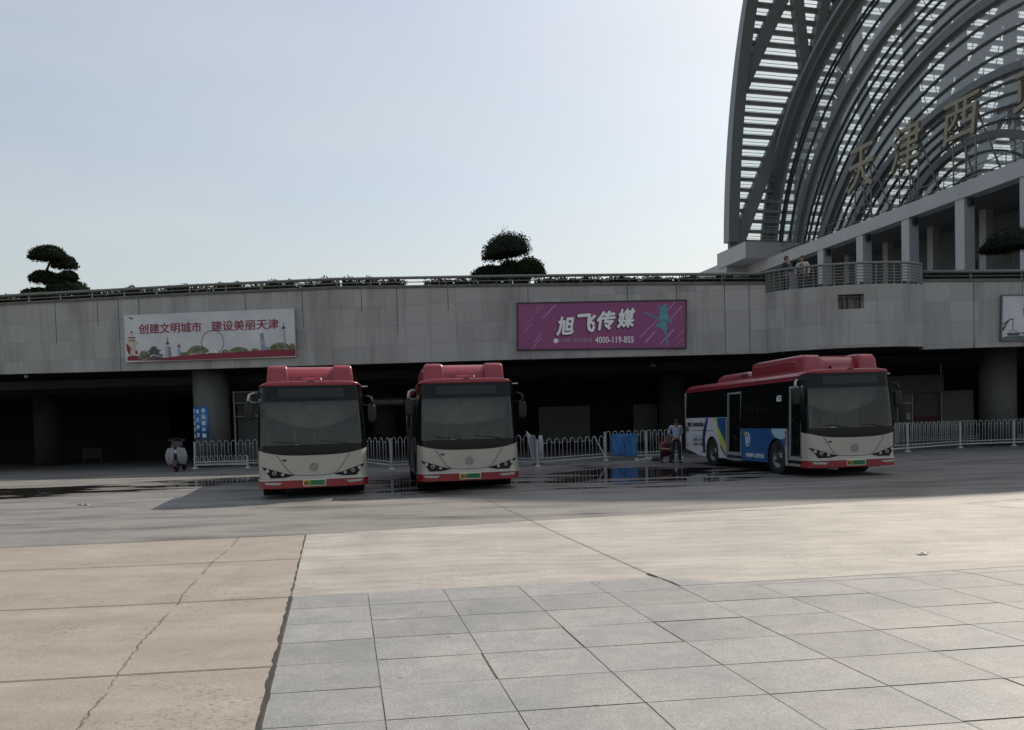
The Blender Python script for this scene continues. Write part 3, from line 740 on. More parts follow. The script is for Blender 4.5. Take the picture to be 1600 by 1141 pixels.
# springing block
g = MB(); 
def sbox(g, t0, t1, o0, o1, z0, z1):
    p = [SL(t, o, z) for z in (z0, z1) for (t, o) in ((t0, o0), (t1, o0), (t1, o1), (t0, o1))]
    g.add(p, [(0, 3, 2, 1), (4, 5, 6, 7), (0, 1, 5, 4), (1, 2, 6, 5), (2, 3, 7, 6), (3, 0, 4, 7)])
sbox(g, -51.5, -43, -3.6, LEN, 25.02, 27.4); sbox(g, -51.5, -49, -3.4, LEN, 6.6, 25.0); sbox(g, -82, -51.5, .3, 3.4, 24.2, 27.2); sbox(g, 26, 36, 12, LEN, 25.02, 27.6)
g.build('springing_block', m_stone, st)
# glass front: arches
GO = 6.0
def sup(t0, z0, a, b, p):
    def f(u):
        an = PI*(1-u); c, s_ = math.cos(an), math.sin(an)
        return (t0+a*(1 if c > 0 else -1)*abs(c)**(2/p), z0+b*max(0, s_)**(2/p))
    return f
def clipped(f, zmin=25.0, n=72):
    pts = [f(k/400) for k in range(401)]; pts = [p for p in pts if p[1] >= zmin]
    L_ = [0]
    for k in range(1, len(pts)): L_.append(L_[-1]+math.dist(pts[k], pts[k-1]))
    out = []; j = 0
    for k in range(n+1):
        d = L_[-1]*k/n
        while j < len(L_)-2 and L_[j+1] < d: j += 1
        u = (d-L_[j])/max(1e-9, L_[j+1]-L_[j]); out.append((pts[j][0]+(pts[j+1][0]-pts[j][0])*u, pts[j][1]+(pts[j+1][1]-pts[j][1])*u))
    return out
CV = [clipped(sup(-10, 20, 42.4, 40.3, 2.3)), clipped(sup(-10, 20, 35.3, 32.4, 2)), clipped(sup(-8.3, 5, 35.5, 40, 2)), clipped(sup(-9.7, 8, 29, 29, 2)), clipped(sup(-11.5, 18.6, 12.6, 12.6, 2))]
def lerpc(A, B, u): return [(a[0]+(b[0]-a[0])*u, a[1]+(b[1]-a[1])*u) for a, b in zip(A, B)]
def arch_band(name, C, wd, o0, o1, m):
    n = len(C); vs = []
    for k in range(n):
        a, b = C[max(k-1, 0)], C[min(k+1, n-1)]; tx, tz = b[0]-a[0], b[1]-a[1]; l = math.hypot(tx, tz); nx, nz = -tz/l, tx/l
        for (s_, o) in ((.5, o0), (-.5, o0), (-.5, o1), (.5, o1)): vs.append(SL(C[k][0]+nx*wd*s_, o, C[k][1]+nz*wd*s_))
    g = MB(); g.add(vs, [(k*4+j, k*4+(j+1) % 4, k*4+4+(j+1) % 4, k*4+4+j) for k in range(n-1) for j in range(4)]+[(0, 1, 2, 3), tuple((n-1)*4+j for j in (3, 2, 1, 0))])
    return g.build(name, m, st)
arch_band('arch_band', CV[0], 2.3, GO-1.0, GO+.6, m_arch); arch_band('arch_band', CV[0], .5, GO-1.7, GO-1.01, m_vault)
arch_band('arch_band', CV[1], 1.0, GO-.6, GO+.4, m_arch); arch_band('arch_band', CV[2], 1.05, GO-.6, GO+.4, m_arch); arch_band('arch_band', CV[3], .85, GO-.6, GO+.4, m_arch); arch_band('arch_band', CV[4], .8, GO-.5, GO+.3, m_arch)
for A, B, us in ((0, 1, (.36, .44, .70)), (1, 2, (.28, .42, .62, .80)), (2, 3, (.25, .5, .75)), (3, 4, (.2, .4, .6, .8))):
    for u in us: arch_band('mullion', lerpc(CV[A], CV[B], u), .2, GO-.2, GO+.12, m_mull)
for f in (.45, .75):
    arch_band('mullion', [(-11.5+(x+11.5)*f, 25+(z-25)*f) for x, z in CV[4]], .2, GO-.2, GO+.2, m_mull)
# glass sheets between the arches
g = MB(); C = CV[0]; n = len(C); 
g.add([SL(x, GO+.05, z) for x, z in C], [tuple(range(n))]); g.build('glass_wall', m_glass, st, fix=False)
# thin radial glazing rods
g = MB()
for k in range(3, 70, 2):
    pts = [CV[q][k] for q in range(5)]
    g.tube([SL(x, GO+.12, z) for x, z in pts], .05, 4, smooth=False)
g.build('glazing_rods', m_mull, st)
# colonnade: canopy, pillars, recessed wall and doors
g = MB(); sbox(g, -78, 44, 0, 1.6, 23.45, 25.0); g.build('canopy_beam', m_stone, st)
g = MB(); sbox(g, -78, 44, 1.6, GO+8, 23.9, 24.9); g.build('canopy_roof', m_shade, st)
for k in range(-5, 6):
    t0 = .25-7.72*k*-1 if False else .25+7.72*k
    g = MB(); sbox(g, t0-.6, t0+.6, .12, 1.4, 6.5, 23.45); g.build('pillar', m_stone, st)
    g = MB(); sbox(g, t0-.45+3.1, t0+.45+3.1, 7.6, 8.6, 6.5, 23.9); g.build('inner_pillar', m_stone, st)
    g = MB(); sbox(g, t0+.62, t0+1.0, .5, 1.0, 22.6, 23.3); g.build('downlight', m_door, st)
for k in range(-5, 5):
    t0 = .25+7.72*k
    g = MB(); sbox(g, t0+.9, t0+5.6, 11.8, 11.95, 6.5, 19.5); g.build('doorway', m_door, st)
    g = MB()
    for q in range(1, 6): sbox(g, t0+.9, t0+5.6, 11.7, 11.8, 6.5+q*2.4, 6.62+q*2.4)
    g.build('door_rail', m_shade, st)
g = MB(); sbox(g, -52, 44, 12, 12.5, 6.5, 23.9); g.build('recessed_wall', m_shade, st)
# thin safety rails on the canopy
g = MB()
for zz in (1.1, 2.1): g.tube([SL(-44, 2.4, 25+zz), SL(44, 2.4, 25+zz)], .06, 6)
for k in range(-11, 12): g.tube([SL(k*4, 2.4, 24.9), SL(k*4, 2.4, 27.1)], .05, 5)
g.build('canopy_rail', m_rail, st)
g = MB()
for t0 in (-54, -56, -58):
    for o in (.9, 2.9): g.tube([SL(t0, o, 27.1), SL(t0, o, 29.0)], .06, 5)
for o in (.9, 2.9):
    for zz in (28.1, 29.0): g.tube([SL(-54, o, zz), SL(-58, o, zz)], .06, 5)
g.build('hatch_rail', m_rail, st)
# big characters on frames
m_gold = mat('dull gold lettering', (.225, .20, .155), .55, metal=.15, var=.1, scale=.6)
for ch, t0, nm, desc in (('天', -25.6, 0, 'leftmost big gold character, a two barred figure with spread legs, above the colonnade'), ('津', -17.7, 0, 'big gold character with water dots at its left, above the colonnade'), ('西', -9.6, 0, 'squat big gold character shaped like a box on legs, above the colonnade'), ('站', -.7, 0, 'big gold character cut by the right picture edge, above the colonnade')):
    base = SP(t0, 2.6, 25)
    th_ = thing('sign_character', desc, 'sign letter', base, 0, 'station name characters')
    M = frame_m((0, 0, 7.7), dv, (0, 0, 1)); M = M @ Matrix.Translation((0, 0, .0))
    text('character', ch, m_gold, th_, M, 6.0, bold=.004, ext=.2, shear=.12, fit=(4.9, 4.3 if ch == '西' else 5.4))
    g = MB()
    for dt in (-1.5, .2, 1.5):
        g.tube([dv*dt-nv*.25+Vector((0, 0, -.1)), dv*dt-nv*.25+Vector((0, 0, 8.6))], .09, 6)
    for zz in (1.2, 3.0, 5.2): g.tube([dv*-1.6-nv*.25+Vector((0, 0, zz)), dv*1.6-nv*.25+Vector((0, 0, zz))], .07, 6)
    g.tube([dv*1.4-nv*.3+Vector((0, 0, 8.6)), dv*3.2-nv*2.4+Vector((0, 0, -.1))], .10, 6); g.tube([dv*-1.4-nv*.3+Vector((0, 0, 8.6)), dv*-.4-nv*2.6+Vector((0, 0, -.1))], .10, 6)
    g.build('support_frame', m_rail, th_)

# ------------------------------------------------------------------ banners on the podium
def board(name, label, cat, corners, Y, wallfun=None, depth=.10, m=None, fm=None):
    # corners: photo corners tl, tr, br, bl at the wall; flat board in its own plane
    (x0, y0), (x1, y1), (x2, y2), (x3, y3) = corners
    A, B, C, D = [at(*c, y) for c, y in zip(corners, Y)]
    ctr = (A+B+C+D)/4; ux = ((B-A)+(C-D)); W = ux.length/2; ux.normalize()
    uy = ((A-D)+(B-C)); H = uy.length/2; uy = (uy-ux*uy.dot(ux)).normalized()
    t = thing(name, label, cat, ctr)
    nz = ux.cross(uy)
    M = frame_m((0, 0, 0), ux, uy)
    g = MB(); g.box(-W/2, W/2, -H/2, H/2, -depth, 0, M=M); g.build('panel', m, t)
    if fm:
        g = MB(); e = .05
        for (a, b, c, d) in ((-W/2-e, W/2+e, H/2, H/2+e), (-W/2-e, W/2+e, -H/2-e, -H/2), (-W/2-e, -W/2, -H/2, H/2), (W/2, W/2+e, -H/2, H/2)):
            g.box(a, b, c, d, -depth-.02, .025, M=M)
        g.build('frame', fm, t)
    return t, M, W, H
def poly(M, pts, z=.004, d=.003): return [M @ Vector((x, y, z)) for x, y in pts]
def flat(name, M, polys, m, t, z=.006):
    g = MB(); off = (M.to_3x3() @ Vector((0, 0, -.005)))
    for p in polys: g.prism(poly(M, p, z), off)
    return g.build(name, m, t)
def circ(cx, cy, r, n=24, ry=None): return [(cx+r*math.cos(2*PI*k/n), cy+(ry or r)*math.sin(2*PI*k/n)) for k in range(n)]
m_ban = mat('pale banner print', (.50, .51, .54), .6, var=.10, scale=.7, c2=(.60, .61, .63))
m_bred = mat('banner crimson ink', (.24, .012, .045), .6)
t, M, W, H = board('banner', 'pale banner with crimson Chinese slogan and city skyline', 'banner', [(193, 492), (459, 482.5), (462, 557), (197, 567)], (35.1, 34.1, 34.1, 35.1), m=m_ban)
sx = W/266; sy = H/75.0     # banner pixels -> metres
def bp(x, y): return ((x/1600)*W-W/2, H/2-(y/435)*H*1.0)
# art measured on an enlarged print 1500 x 420 (x from 45, y from 60)
def Q(x, y): 
    u = (x-45)/1500; yt = 62-(50*u); return (u*W-W/2, H/2-((y-yt)/428)*H)
text('slogan', '创建文明城市', m_bred, t, M @ Matrix.Translation((*[(Q(175, 190)[0]+Q(735, 160)[0])/2, (Q(455, 185)[1]+Q(455, 175)[1])/2], .008)), .8, bold=.010, fit=(560/1500*W, 92/428*H))
text('slogan', '建设美丽天津', m_bred, t, M @ Matrix.Translation(((Q(822, 165)[0]+Q(1408, 150)[0])/2, Q(1115, 157)[1], .008)), .8, bold=.010, fit=(586/1500*W, 92/428*H))
rp = [Q(62, 475), Q(62, 440), Q(100, 428), Q(160, 432), Q(220, 458), Q(330, 455), Q(520, 432), Q(760, 410), Q(1000, 398), Q(1250, 382), Q(1440, 372), Q(1545, 372), Q(1545, 432), Q(1200, 446), Q(800, 462), Q(400, 474)]
flat('red_ribbon', M, [rp], mat('banner red ribbon', (.20, .015, .035), .6, var=.2, scale=3), t)
flat('pillar_scarf', M, [[Q(58, 315), Q(90, 350), Q(150, 380), Q(160, 410), Q(120, 425), Q(80, 420), Q(60, 380)]], mat('scarf red', (.22, .02, .03), .6), t, .007)
m_cream = mat('banner cream', (.50, .43, .33), .6, var=.15, scale=4)
flat('monument', M, [[Q(92, 425), Q(98, 340), Q(75, 330), Q(72, 300), Q(162, 300), Q(158, 328), Q(138, 340), Q(136, 420)], [Q(80, 292), Q(80, 268), Q(136, 268), Q(136, 292)], [Q(94, 258), Q(100, 222), Q(118, 222), Q(122, 258)]], m_cream, t, .009)
flat('monument_bands', M, [[Q(76, 272), Q(76, 262), Q(140, 262), Q(140, 272)], [Q(80, 298), Q(80, 290), Q(138, 290), Q(138, 298)], [Q(98, 222), Q(102, 210), Q(116, 210), Q(120, 222)]], m_ink, t, .011)
m_bgreen = mat('banner tree green', (.11, .14, .055), .7, var=.6, scale=4, c2=(.26, .27, .15))
def bush(x, y, w_, h_):
    n = 26; return [Q(x+w_/2*math.cos(PI*k/n)*(1+.05*math.sin(k*5)), y-h_*math.sin(PI*k/n)*(.93+.1*math.sin(k*3.7+x))) for k in range(n+1)]
flat('printed_trees', M, [bush(215, 470, 110, 90), bush(700, 412, 200, 80), bush(575, 428, 90, 34), bush(940, 402, 70, 30), bush(1060, 395, 170, 46), bush(1200, 386, 70, 22), bush(1420, 376, 190, 66), bush(1520, 374, 60, 56)], m_bgreen, t, .0075)
m_bslate = mat('banner slate', (.06, .065, .075), .6); m_bblue = mat('banner steel blue', (.12, .17, .24), .6, c2=(.38, .42, .47), scale=2, var=.1)
flat('printed_pagoda', M, [[Q(236, 402), Q(262, 382), Q(285, 350), Q(300, 342), Q(308, 352), Q(320, 342), Q(340, 372), Q(372, 380), Q(350, 392), Q(352, 412), Q(396, 422), Q(376, 434), Q(290, 418), Q(214, 452), Q(212, 442), Q(262, 412), Q(262, 398)], [Q(250, 458), Q(292, 430), Q(380, 440), Q(384, 456), Q(260, 470)]], m_bslate, t, .010)
for pp_ in [[Q(412, 446), Q(412, 345), Q(420, 345), Q(420, 446)], [Q(428, 444), Q(428, 350), Q(456, 346), Q(460, 440)], [Q(516, 432), Q(516, 356), Q(542, 354), Q(544, 430)], [Q(1252, 382), Q(1246, 236), Q(1262, 226), Q(1276, 230), Q(1288, 380)], [Q(1446, 372), Q(1452, 200), Q(1458, 200), Q(1468, 372)], [Q(1290, 380), Q(1290, 352), Q(1316, 352), Q(1318, 378)]]: flat('printed_tower', M, [pp_], m_bblue, t, .0085)
for pp_ in [[Q(412, 322), Q(424, 310), Q(430, 264), Q(433, 264), Q(434, 308), Q(448, 320), Q(432, 332)], [Q(1430, 186), Q(1448, 170), Q(1449, 135), Q(1452, 135), Q(1453, 170), Q(1468, 182), Q(1450, 198)]]: flat('printed_tower_top', M, [pp_], m_bslate, t, .0095)
flat('printed_spire', M, [[Q(514, 354), Q(528, 318), Q(545, 352)]], mat('spire red', (.20, .03, .03), .6), t, .0095)
cx, cy = Q(830, 310); rw = 98/1500*W
g = MB(); 
for k in range(56):
    a = 2*PI*k/56; p = M @ Vector((cx+rw*math.cos(a), cy+rw*math.sin(a), .009)); g.ell(p, (.018, .018, .018), 6, 4)
g.tube([M @ Vector((cx+rw*math.cos(2*PI*k/40), cy+rw*math.sin(2*PI*k/40), .008)) for k in range(40)], .006, 4, closed=True)
g.build('printed_wheel', m_bslate, t)
flat('printed_wheel_legs', M, [[Q(760, 412), Q(832, 372), Q(840, 372), Q(780, 412)], [Q(860, 408), Q(830, 370), Q(840, 370), Q(880, 406)]], m_wink, t, .0092)
flat('printed_bird', M, [[Q(70, 68), Q(100, 86), Q(118, 86), Q(130, 104), Q(106, 98), Q(92, 90)]], m_ink, t)

# magenta banner
m_mag = mat('magenta banner print', (.235, .056, .185), .55, var=.05, scale=.6, c2=(.27, .066, .175))
t, M, W, H = board('banner', 'purple advertising banner with slanted white characters and a phone number', 'banner', [(809, 474), (1070.5, 471), (1071.5, 542), (809.5, 547)], (32.9, 32.15, 32.15, 32.9), m=m_mag, fm=mat('dark banner frame', (.03, .025, .03), .6))
def Q(x, y):
    u = (x-50)/1500; yt = 32-(14*u); return (u*W-W/2, H/2-((y-yt)/400)*H)
for i, (ch, x, y) in enumerate((('旭', 480, 228), ('飞', 678, 205), ('传', 850, 183), ('媒', 1025, 165))):
    Mi = M @ Matrix.Translation((*Q(x, y), .010)) @ Matrix.Rotation(R(3.5), 4, 'Z')
    text('title', ch, m_wink, t, Mi, .9, bold=.032, shear=.22, fit=(170/1500*W, 165/400*H))
    Mi = M @ Matrix.Translation((Q(x-7, y+6)[0], Q(x-7, y+6)[1], .0065)) @ Matrix.Rotation(R(3.5), 4, 'Z')
    text('title_outline', ch, mat('title shadow ink', (.05, .012, .06), .6), t, Mi, .9, bold=.05, shear=.22, fit=(182/1500*W, 176/400*H), ext=.002)
text('phone_number', '4000-119-855', m_wink, t, M @ Matrix.Translation((*Q(923, 350), .008)), .4, bold=.012, fit=(345/1500*W, 56/400*H))
text('small_print', '旭飞传媒 广告位招商电话', mat('faded white ink', (.46, .36, .45), .6), t, M @ Matrix.Translation((*Q(570, 355), .008)), .25, bold=.0, fit=(310/1500*W, 36/400*H))
m_str = mat('lilac streak ink', (.42, .22, .40), .6)
def streak(x0, y0, x1, y1, wd=7): return [Q(x0, y0), Q(x0+wd, y0+wd*.5), Q(x1+wd, y1+wd*.5), Q(x1, y1)]
flat('streaks', M, [streak(275, 155, 390, 38, 10), streak(205, 90, 255, 36, 4), streak(110, 225, 285, 40, 3), streak(100, 280, 170, 205, 6), streak(195, 370, 262, 292, 7), streak(175, 430, 265, 325, 6), streak(1145, 330, 1460, 25, 7), streak(1190, 375, 1275, 280, 12), streak(1405, 185, 1512, 62, 8), streak(1325, 385, 1445, 258, 12), streak(1465, 345, 1538, 265, 5), streak(1470, 400, 1520, 345, 4)], m_str, t, .005)
flat('small_icon', M, [circ(*Q(396, 358), .10, 16)], m_wink, t)
# generic striped blue dancing figure
m_cy = mat('cyan figure ink', (.05, .28, .36), .6, var=.5, scale=5, stretch=(.6, 1, 5), c2=(.12, .42, .48))
flat('printed_dancer', M, [[Q(1316, 30), Q(1335, 78), Q(1350, 55), Q(1385, 42), Q(1392, 80), Q(1385, 105), Q(1402, 150), Q(1405, 185), Q(1385, 205), Q(1390, 260), Q(1385, 310), Q(1398, 380), Q(1412, 385), Q(1385, 402), Q(1378, 320), Q(1352, 268), Q(1310, 240), Q(1290, 250), Q(1285, 235), Q(1320, 205), Q(1325, 165), Q(1320, 120), Q(1328, 100), Q(1316, 70)], [Q(1180, 128), Q(1205, 112), Q(1260, 140), Q(1320, 165), Q(1318, 178), Q(1250, 150), Q(1205, 124), Q(1185, 138)], [Q(1400, 180), Q(1440, 200), Q(1432, 225), Q(1426, 205), Q(1396, 196)]], m_cy, t, .008)
# right-hand banner with a crane, partly out of the frame
t, M, W, H = board('banner', 'pale banner with a dockside crane print, cut by the right picture edge', 'banner', [(1565.5, 462), (1762, 460), (1762, 528), (1566.5, 532)], (31.0, 30.6, 30.6, 31.0), m=m_ban, fm=mat('grey banner frame', (.12, .12, .13), .6))
def Q(x, y): return ((x-133)/1014*W-W/2, H/2-(y-635)/362*H)
flat('printed_crane', M, [[Q(136, 862), Q(200, 822), Q(228, 822), Q(228, 830), Q(200, 832), Q(140, 874)], [Q(136, 900), Q(186, 832), Q(194, 832), Q(150, 912), Q(138, 930)], [Q(219, 830), Q(219, 912), Q(224, 912), Q(224, 830)], [Q(186, 930), Q(222, 912), Q(262, 930), Q(258, 932), Q(222, 918), Q(190, 933)]], m_bslate, t)
flat('printed_ship', M, [[Q(172, 940), Q(280, 936), Q(284, 948), Q(268, 962), Q(180, 964)], [Q(284, 940), Q(330, 934), Q(330, 944), Q(300, 950)]], m_bslate, t)
flat('printed_quay', M, [[Q(136, 975), Q(175, 968), Q(300, 962), Q(700, 960), Q(1100, 962), Q(1140, 996), Q(136, 996)]], mat('quay green ink', (.10, .12, .11), .6, var=.5, scale=4), t)
text('slogan', '美丽天津 我的家', m_ink, t, M @ Matrix.Translation((*Q(680, 745), .008)), .6, bold=.02, fit=(760/1014*W, 90/362*H))

# blue sign wrapped round the column
t = thing('column_sign', 'blue sign with white vertical Chinese writing on the round column', 'sign', (c1.x, 36.4, 0))
m_sblue = mat('blue sign sheet', (.010, .13, .36), .45, var=.08, scale=3)
rs = .815; zt_, zb_ = at(322, 636, 35.7).z, at(322, 685, 35.7).z
g = MB(); A0, A1 = R(-90-62), R(-90+10)
g.grid(lambda u, v: (rs*math.cos(A0+(A1-A0)*u), rs*math.sin(A0+(A1-A0)*u), zb_+(zt_-zb_)*v), 20, 1, thick=(0, .012, 0))
g.build('panel', m_sblue, t)
def curved_text(name, s, a, z, h, w_):
    me = text_mesh(s, .3, bold=.012, ext=.003); xs = [v.co.x for v in me.vertices]; ys = [v.co.y for v in me.vertices]
    cx, cy = (max(xs)+min(xs))/2, (max(ys)+min(ys))/2; fx = w_/(max(xs)-min(xs)); fy = h/(max(ys)-min(ys))
    for v in me.vertices:
        x, y, q = (v.co.x-cx)*fx, (v.co.y-cy)*fy, v.co.z; an = a+x/rs; r_ = rs+.006+q; v.co = (r_*math.cos(an), r_*math.sin(an), z+y)
    me.materials.append(m_wink); link(name, me, t)
hgt = zt_-zb_
for s_, a in (('非运营车辆', -6), ('禁止停放', -29), ('公交管理站', -50)):
    for k, ch in enumerate(s_): curved_text('writing', ch, R(-90+a), zt_-hgt*(k+.5)/len(s_)-.02, hgt/len(s_)*(.72 if len(s_) == 5 else .56), .20)

# ------------------------------------------------------------------ buses
L_BUS = 8.5
def hw(z): return 1.25 if z < 1.25 else 1.25-.06*(z-1.25)/1.35
def rake(z): return 0 if z < 1.05 else .17*((z-1.05)/1.65)**1.35
def Fy(s, z):
    a = abs(s); return .07*a*a+.28*max(0, (a-.84)/.16)**2.3+rake(z)-(.03 if z < .45 else 0)*(1-a**6)
def FP(s, z, off=0):
    e = .01; x = s*hw(z); y = Fy(s, z)
    ty = (Fy(min(1, s+e), z)-Fy(max(-1, s-e), z))/((min(1, s+e)-max(-1, s-e))*hw(z)); n = Vector((ty, -1, 0)).normalized()
    return Vector((x, y, z))+n*off
def fpatch(name, s0, s1, zlo, zhi, m, parent, off=0, nu=40, nv=8):
    g = MB(); zl = zlo if callable(zlo) else (lambda s: zlo); zh = zhi if callable(zhi) else (lambda s: zhi)
    g.grid(lambda u, v: FP(s0+(s1-s0)*u, zl(s0+(s1-s0)*u)*(1-v)+zh(s0+(s1-s0)*u)*v, off), nu, nv)
    return g.build(name, m, parent, fix=False)
def fline(g, pts, wd, off=.004):   # line on the front skin, (x, z) points
    P = [Vector(p) for p in pts]; Lf, Rt = [], []
    for k, p in enumerate(P):
        tt = (P[min(k+1, len(P)-1)]-P[max(k-1, 0)]).normalized(); nn = Vector((-tt.y, tt.x))*wd/2
        for lst, q in ((Lf, p+nn), (Rt, p-nn)): lst.append(FP(max(-1, min(1, q.x/hw(q.y))), q.y, off))
    m = len(P); g.add(Lf+Rt, [(k, m+k, m+k+1, k+1) for k in range(m-1)])
def fpoly(g, pts, off, sub=10):    # filled quad-ish patch between two chains
    top, bot = pts
    def lp(ch, u):
        q = u*(len(ch)-1); k = min(int(q), len(ch)-2); f = q-k
        return (ch[k][0]+(ch[k+1][0]-ch[k][0])*f, ch[k][1]+(ch[k+1][1]-ch[k][1])*f)
    def fn(u, v):
        a, b = lp(top, u), lp(bot, u); x = a[0]+(b[0]-a[0])*v; z = a[1]+(b[1]-a[1])*v
        return FP(max(-1, min(1, x/hw(z))), z, off)
    g.grid(fn, sub*2, sub)
def side_poly(name, sgn, pts, m, parent, off=0, th=.02):
    g = MB(); g.prism([(sgn*(hw(z)+off), y, z) for y, z in pts], (-sgn*th, 0, 0)); return g.build(name, m, parent)
def arch_pts(yc, r, zb, z0=.30, n=14, rev=False):
    a0 = math.asin(max(-1, min(1, (z0-zb)/r))); out = []
    for k in range(n+1):
        a = PI-a0-(PI-2*a0)*k/n; out.append((yc+r*math.cos(a), zb+r*math.sin(a)))
    return out[::-1] if rev else out
WF, WR, WRAD = 1.70, 6.10, .47
def wheel(parent, x, y, sgn, dual=False):
    M = Matrix.Translation((x, y, WRAD)) @ Matrix.Rotation(PI/2*sgn, 4, 'Y')
    w_ = .26 if not dual else .5
    g = MB(); g.lathe([(.29, .0), (.31, .015), (.36, .02), (.43, .012), (.465, -.02), (.47, -.06), (.47, -w_+.04), (.45, -w_), (.29, -w_)], 40, M); wh = g.build('wheel', m_rubber, parent)
    g = MB(); g.lathe([(0, -.02), (.09, -.015), (.11, -.03), (.12, -.07), (.20, -.09), (.25, -.05), (.285, -.0), (.30, .005), (.305, -.02), (.30, -.1)], 30, M)
    for k in range(10):
        a = 2*PI*k/10; c = M @ Vector((.15*math.cos(a), .15*math.sin(a), -.055)); g.ell(c, (.02, .02, .02), 6, 4)
    g.build('rim', m_steel, wh)
    if True:
        g = MB()
        for k in range(8):
            a = 2*PI*k/8; g.lathe([(0, 0), (.028, 0)], 10, M @ Matrix.Translation((.215*math.cos(a), .215*math.sin(a), -.076)))
        g.build('rim_holes', m_dark, wh)
m_pale_in = mat('pale cabin lining', (.55, .55, .50), .6)
m_reflect = mat('windscreen reflection tone', (.20, .20, .175), .8, var=.4, scale=2.2)  # tone of the added sheet that imitates windscreen reflections
def make_bus(label, loc, rz, plate, livery, sb_=(1, 0)):
    t = thing('city_bus', label, 'bus', loc, rz, 'parked city buses')
    # front skin
    zb = lambda s: 1.0+.15*abs(s)**3.2
    fpatch('front_panel', -1, 1, lambda s: .445, zb, m_white, t)
    fpatch('bumper', -1, 1, .25, .43, m_redb, t, off=.012)
    fpatch('bumper_lip', -1, 1, .43, .475, m_white, t, off=.03, nv=2)
    fpatch('lower_mask', -1, 1, zb, 1.25, m_black, t, off=.004)
    fpatch('upper_mask', -1, 1, 2.27, 2.65, m_black, t, off=.004)
    fpatch('pillar_mask', -1, -.925, 1.25, 2.27, m_black, t, off=.004, nu=8); fpatch('pillar_mask', .925, 1, 1.25, 2.27, m_black, t, off=.004, nu=8)
    fpatch('windscreen', -.925, .925, 1.25, 2.27, m_wglass, t)
    fpatch('destination_display', -.62, .62, 2.36, 2.57, mat('unlit display', (.022, .026, .028), .4, spec=.25), t, off=.008, nu=20, nv=2)
    g = MB()
    fline(g, [(-.83, 1.02), (-.78, .95), (-.62, .70), (-.55, .62), (-.45, .555), (-.3, .535), (0, .53), (.3, .535), (.45, .555), (.55, .62), (.62, .70), (.78, .95), (.83, 1.02)], .014)
    g.build('panel_seam', m_ink, t, fix=False)
    g = MB(); fline(g, [(-1.22, .86), (-1.1, .80), (-.95, .80)], .03, .004); fline(g, [(1.22, .86), (1.1, .80), (.95, .80)], .03, .004); g.build('crease_trim', m_white, t, fix=False)
    for sg in (-1, 1):
        top = [(1.17, .765), (1.0, .71), (.82, .65), (.63, .59), (.45, .55)]; bot = [(1.16, .745), (1.04, .59), (.965, .475), (.81, .466), (.45, .542)]
        g = MB(); fpoly(g, ([(sg*x, z) for x, z in top], [(sg*x, z) for x, z in bot]), .010); hl = g.build('headlight', m_black, t, fix=False)
        for (x, z, r_) in ((1.05, .668, .040), (.895, .608, .046), (.71, .568, .038)):
            c = FP(sg*x/hw(z), z, .016); nrm = (FP(sg*x/hw(z), z, 1)-FP(sg*x/hw(z), z, 0)).normalized(); Mx = frame_m(c, nrm.cross(Vector((0, 0, 1))).cross(nrm).cross(nrm), (0, 0, 1))
            q = nrm.to_track_quat('Z', 'Y').to_matrix().to_4x4(); Mx = Matrix.Translation(c) @ q
            g = MB(); g.lathe([(0, .012), (r_*.55, .006), (r_*.6, .016), (r_, .012), (r_*1.08, 0)], 20, Mx, mi=0); g.build('lamp', m_lens if x > 1 else m_lamp, hl)
            if x < 1:
                g = MB(); g.lathe([(0, .02), (r_*.5, .014)], 16, Mx); g.build('lamp_core', m_lens if x < .8 else m_dark, hl)
        g = MB(); fpoly(g, ([(sg*.72, .385), (sg*1.12, .40)], [(sg*.80, .33), (sg*1.08, .345)]), .018, 4); g.build('fog_lamp', m_frame, t, fix=False)
    # round emblem and small blue sticker
    g = MB(); c = FP(0, .73, .012); Mx = Matrix.Translation(c) @ Matrix.Rotation(PI/2, 4, 'X')
    g.tube([Mx @ Vector((.088*math.cos(2*PI*k/24), .088*math.sin(2*PI*k/24), 0)) for k in range(24)], .008, 6, closed=True)
    g.tube([Mx @ Vector((.05*math.cos(a), .02+.03*math.sin(a), 0)) for a in [R(20+20*k) for k in range(10)]], .007, 5)
    g.tube([Mx @ Vector((.05*math.cos(a), -.02+.03*math.sin(a), 0)) for a in [R(200+20*k) for k in range(10)]], .007, 5)
    g.tube([Mx @ Vector((-.05, 0, 0)), Mx @ Vector((.05, 0, 0))], .007, 5)
    g.build('emblem', m_trim, t)
    g = MB(); fpoly(g, ([(-.70, .925), (-.61, .925)], [(-.70, .875), (-.61, .875)]), .006, 3); g.build('sticker', m_navy, t, fix=False)
    # licence plate
    yp = FP(0, .36, .02).y
    g = MB(); g.box(-.26, .26, yp-.012, yp+.02, .285, .435); pl = g.build('licence_plate', m_chrome, t)
    g = MB(); g.box(-.25, -.10, yp-.016, yp-.012, .295, .425); g.build('plate_field', mat('plate yellow', (.40, .24, .02), .5), pl)
    g = MB(); g.box(-.10, .25, yp-.016, yp-.012, .295, .425); g.build('plate_field', mat('plate green', (.03, .26, .09), .5), pl)
    Mp = frame_m((-.175, yp-.018, .36), (1, 0, 0), (0, 0, 1)); text('plate_text', '津A', m_ink, pl, Mp, .1, bold=.01, ext=.001, fit=(.12, .085))
    Mp = frame_m((.075, yp-.018, .36), (1, 0, 0), (0, 0, 1)); text('plate_text', plate, m_ink, pl, Mp, .1, bold=.012, ext=.001, fit=(.31, .085))
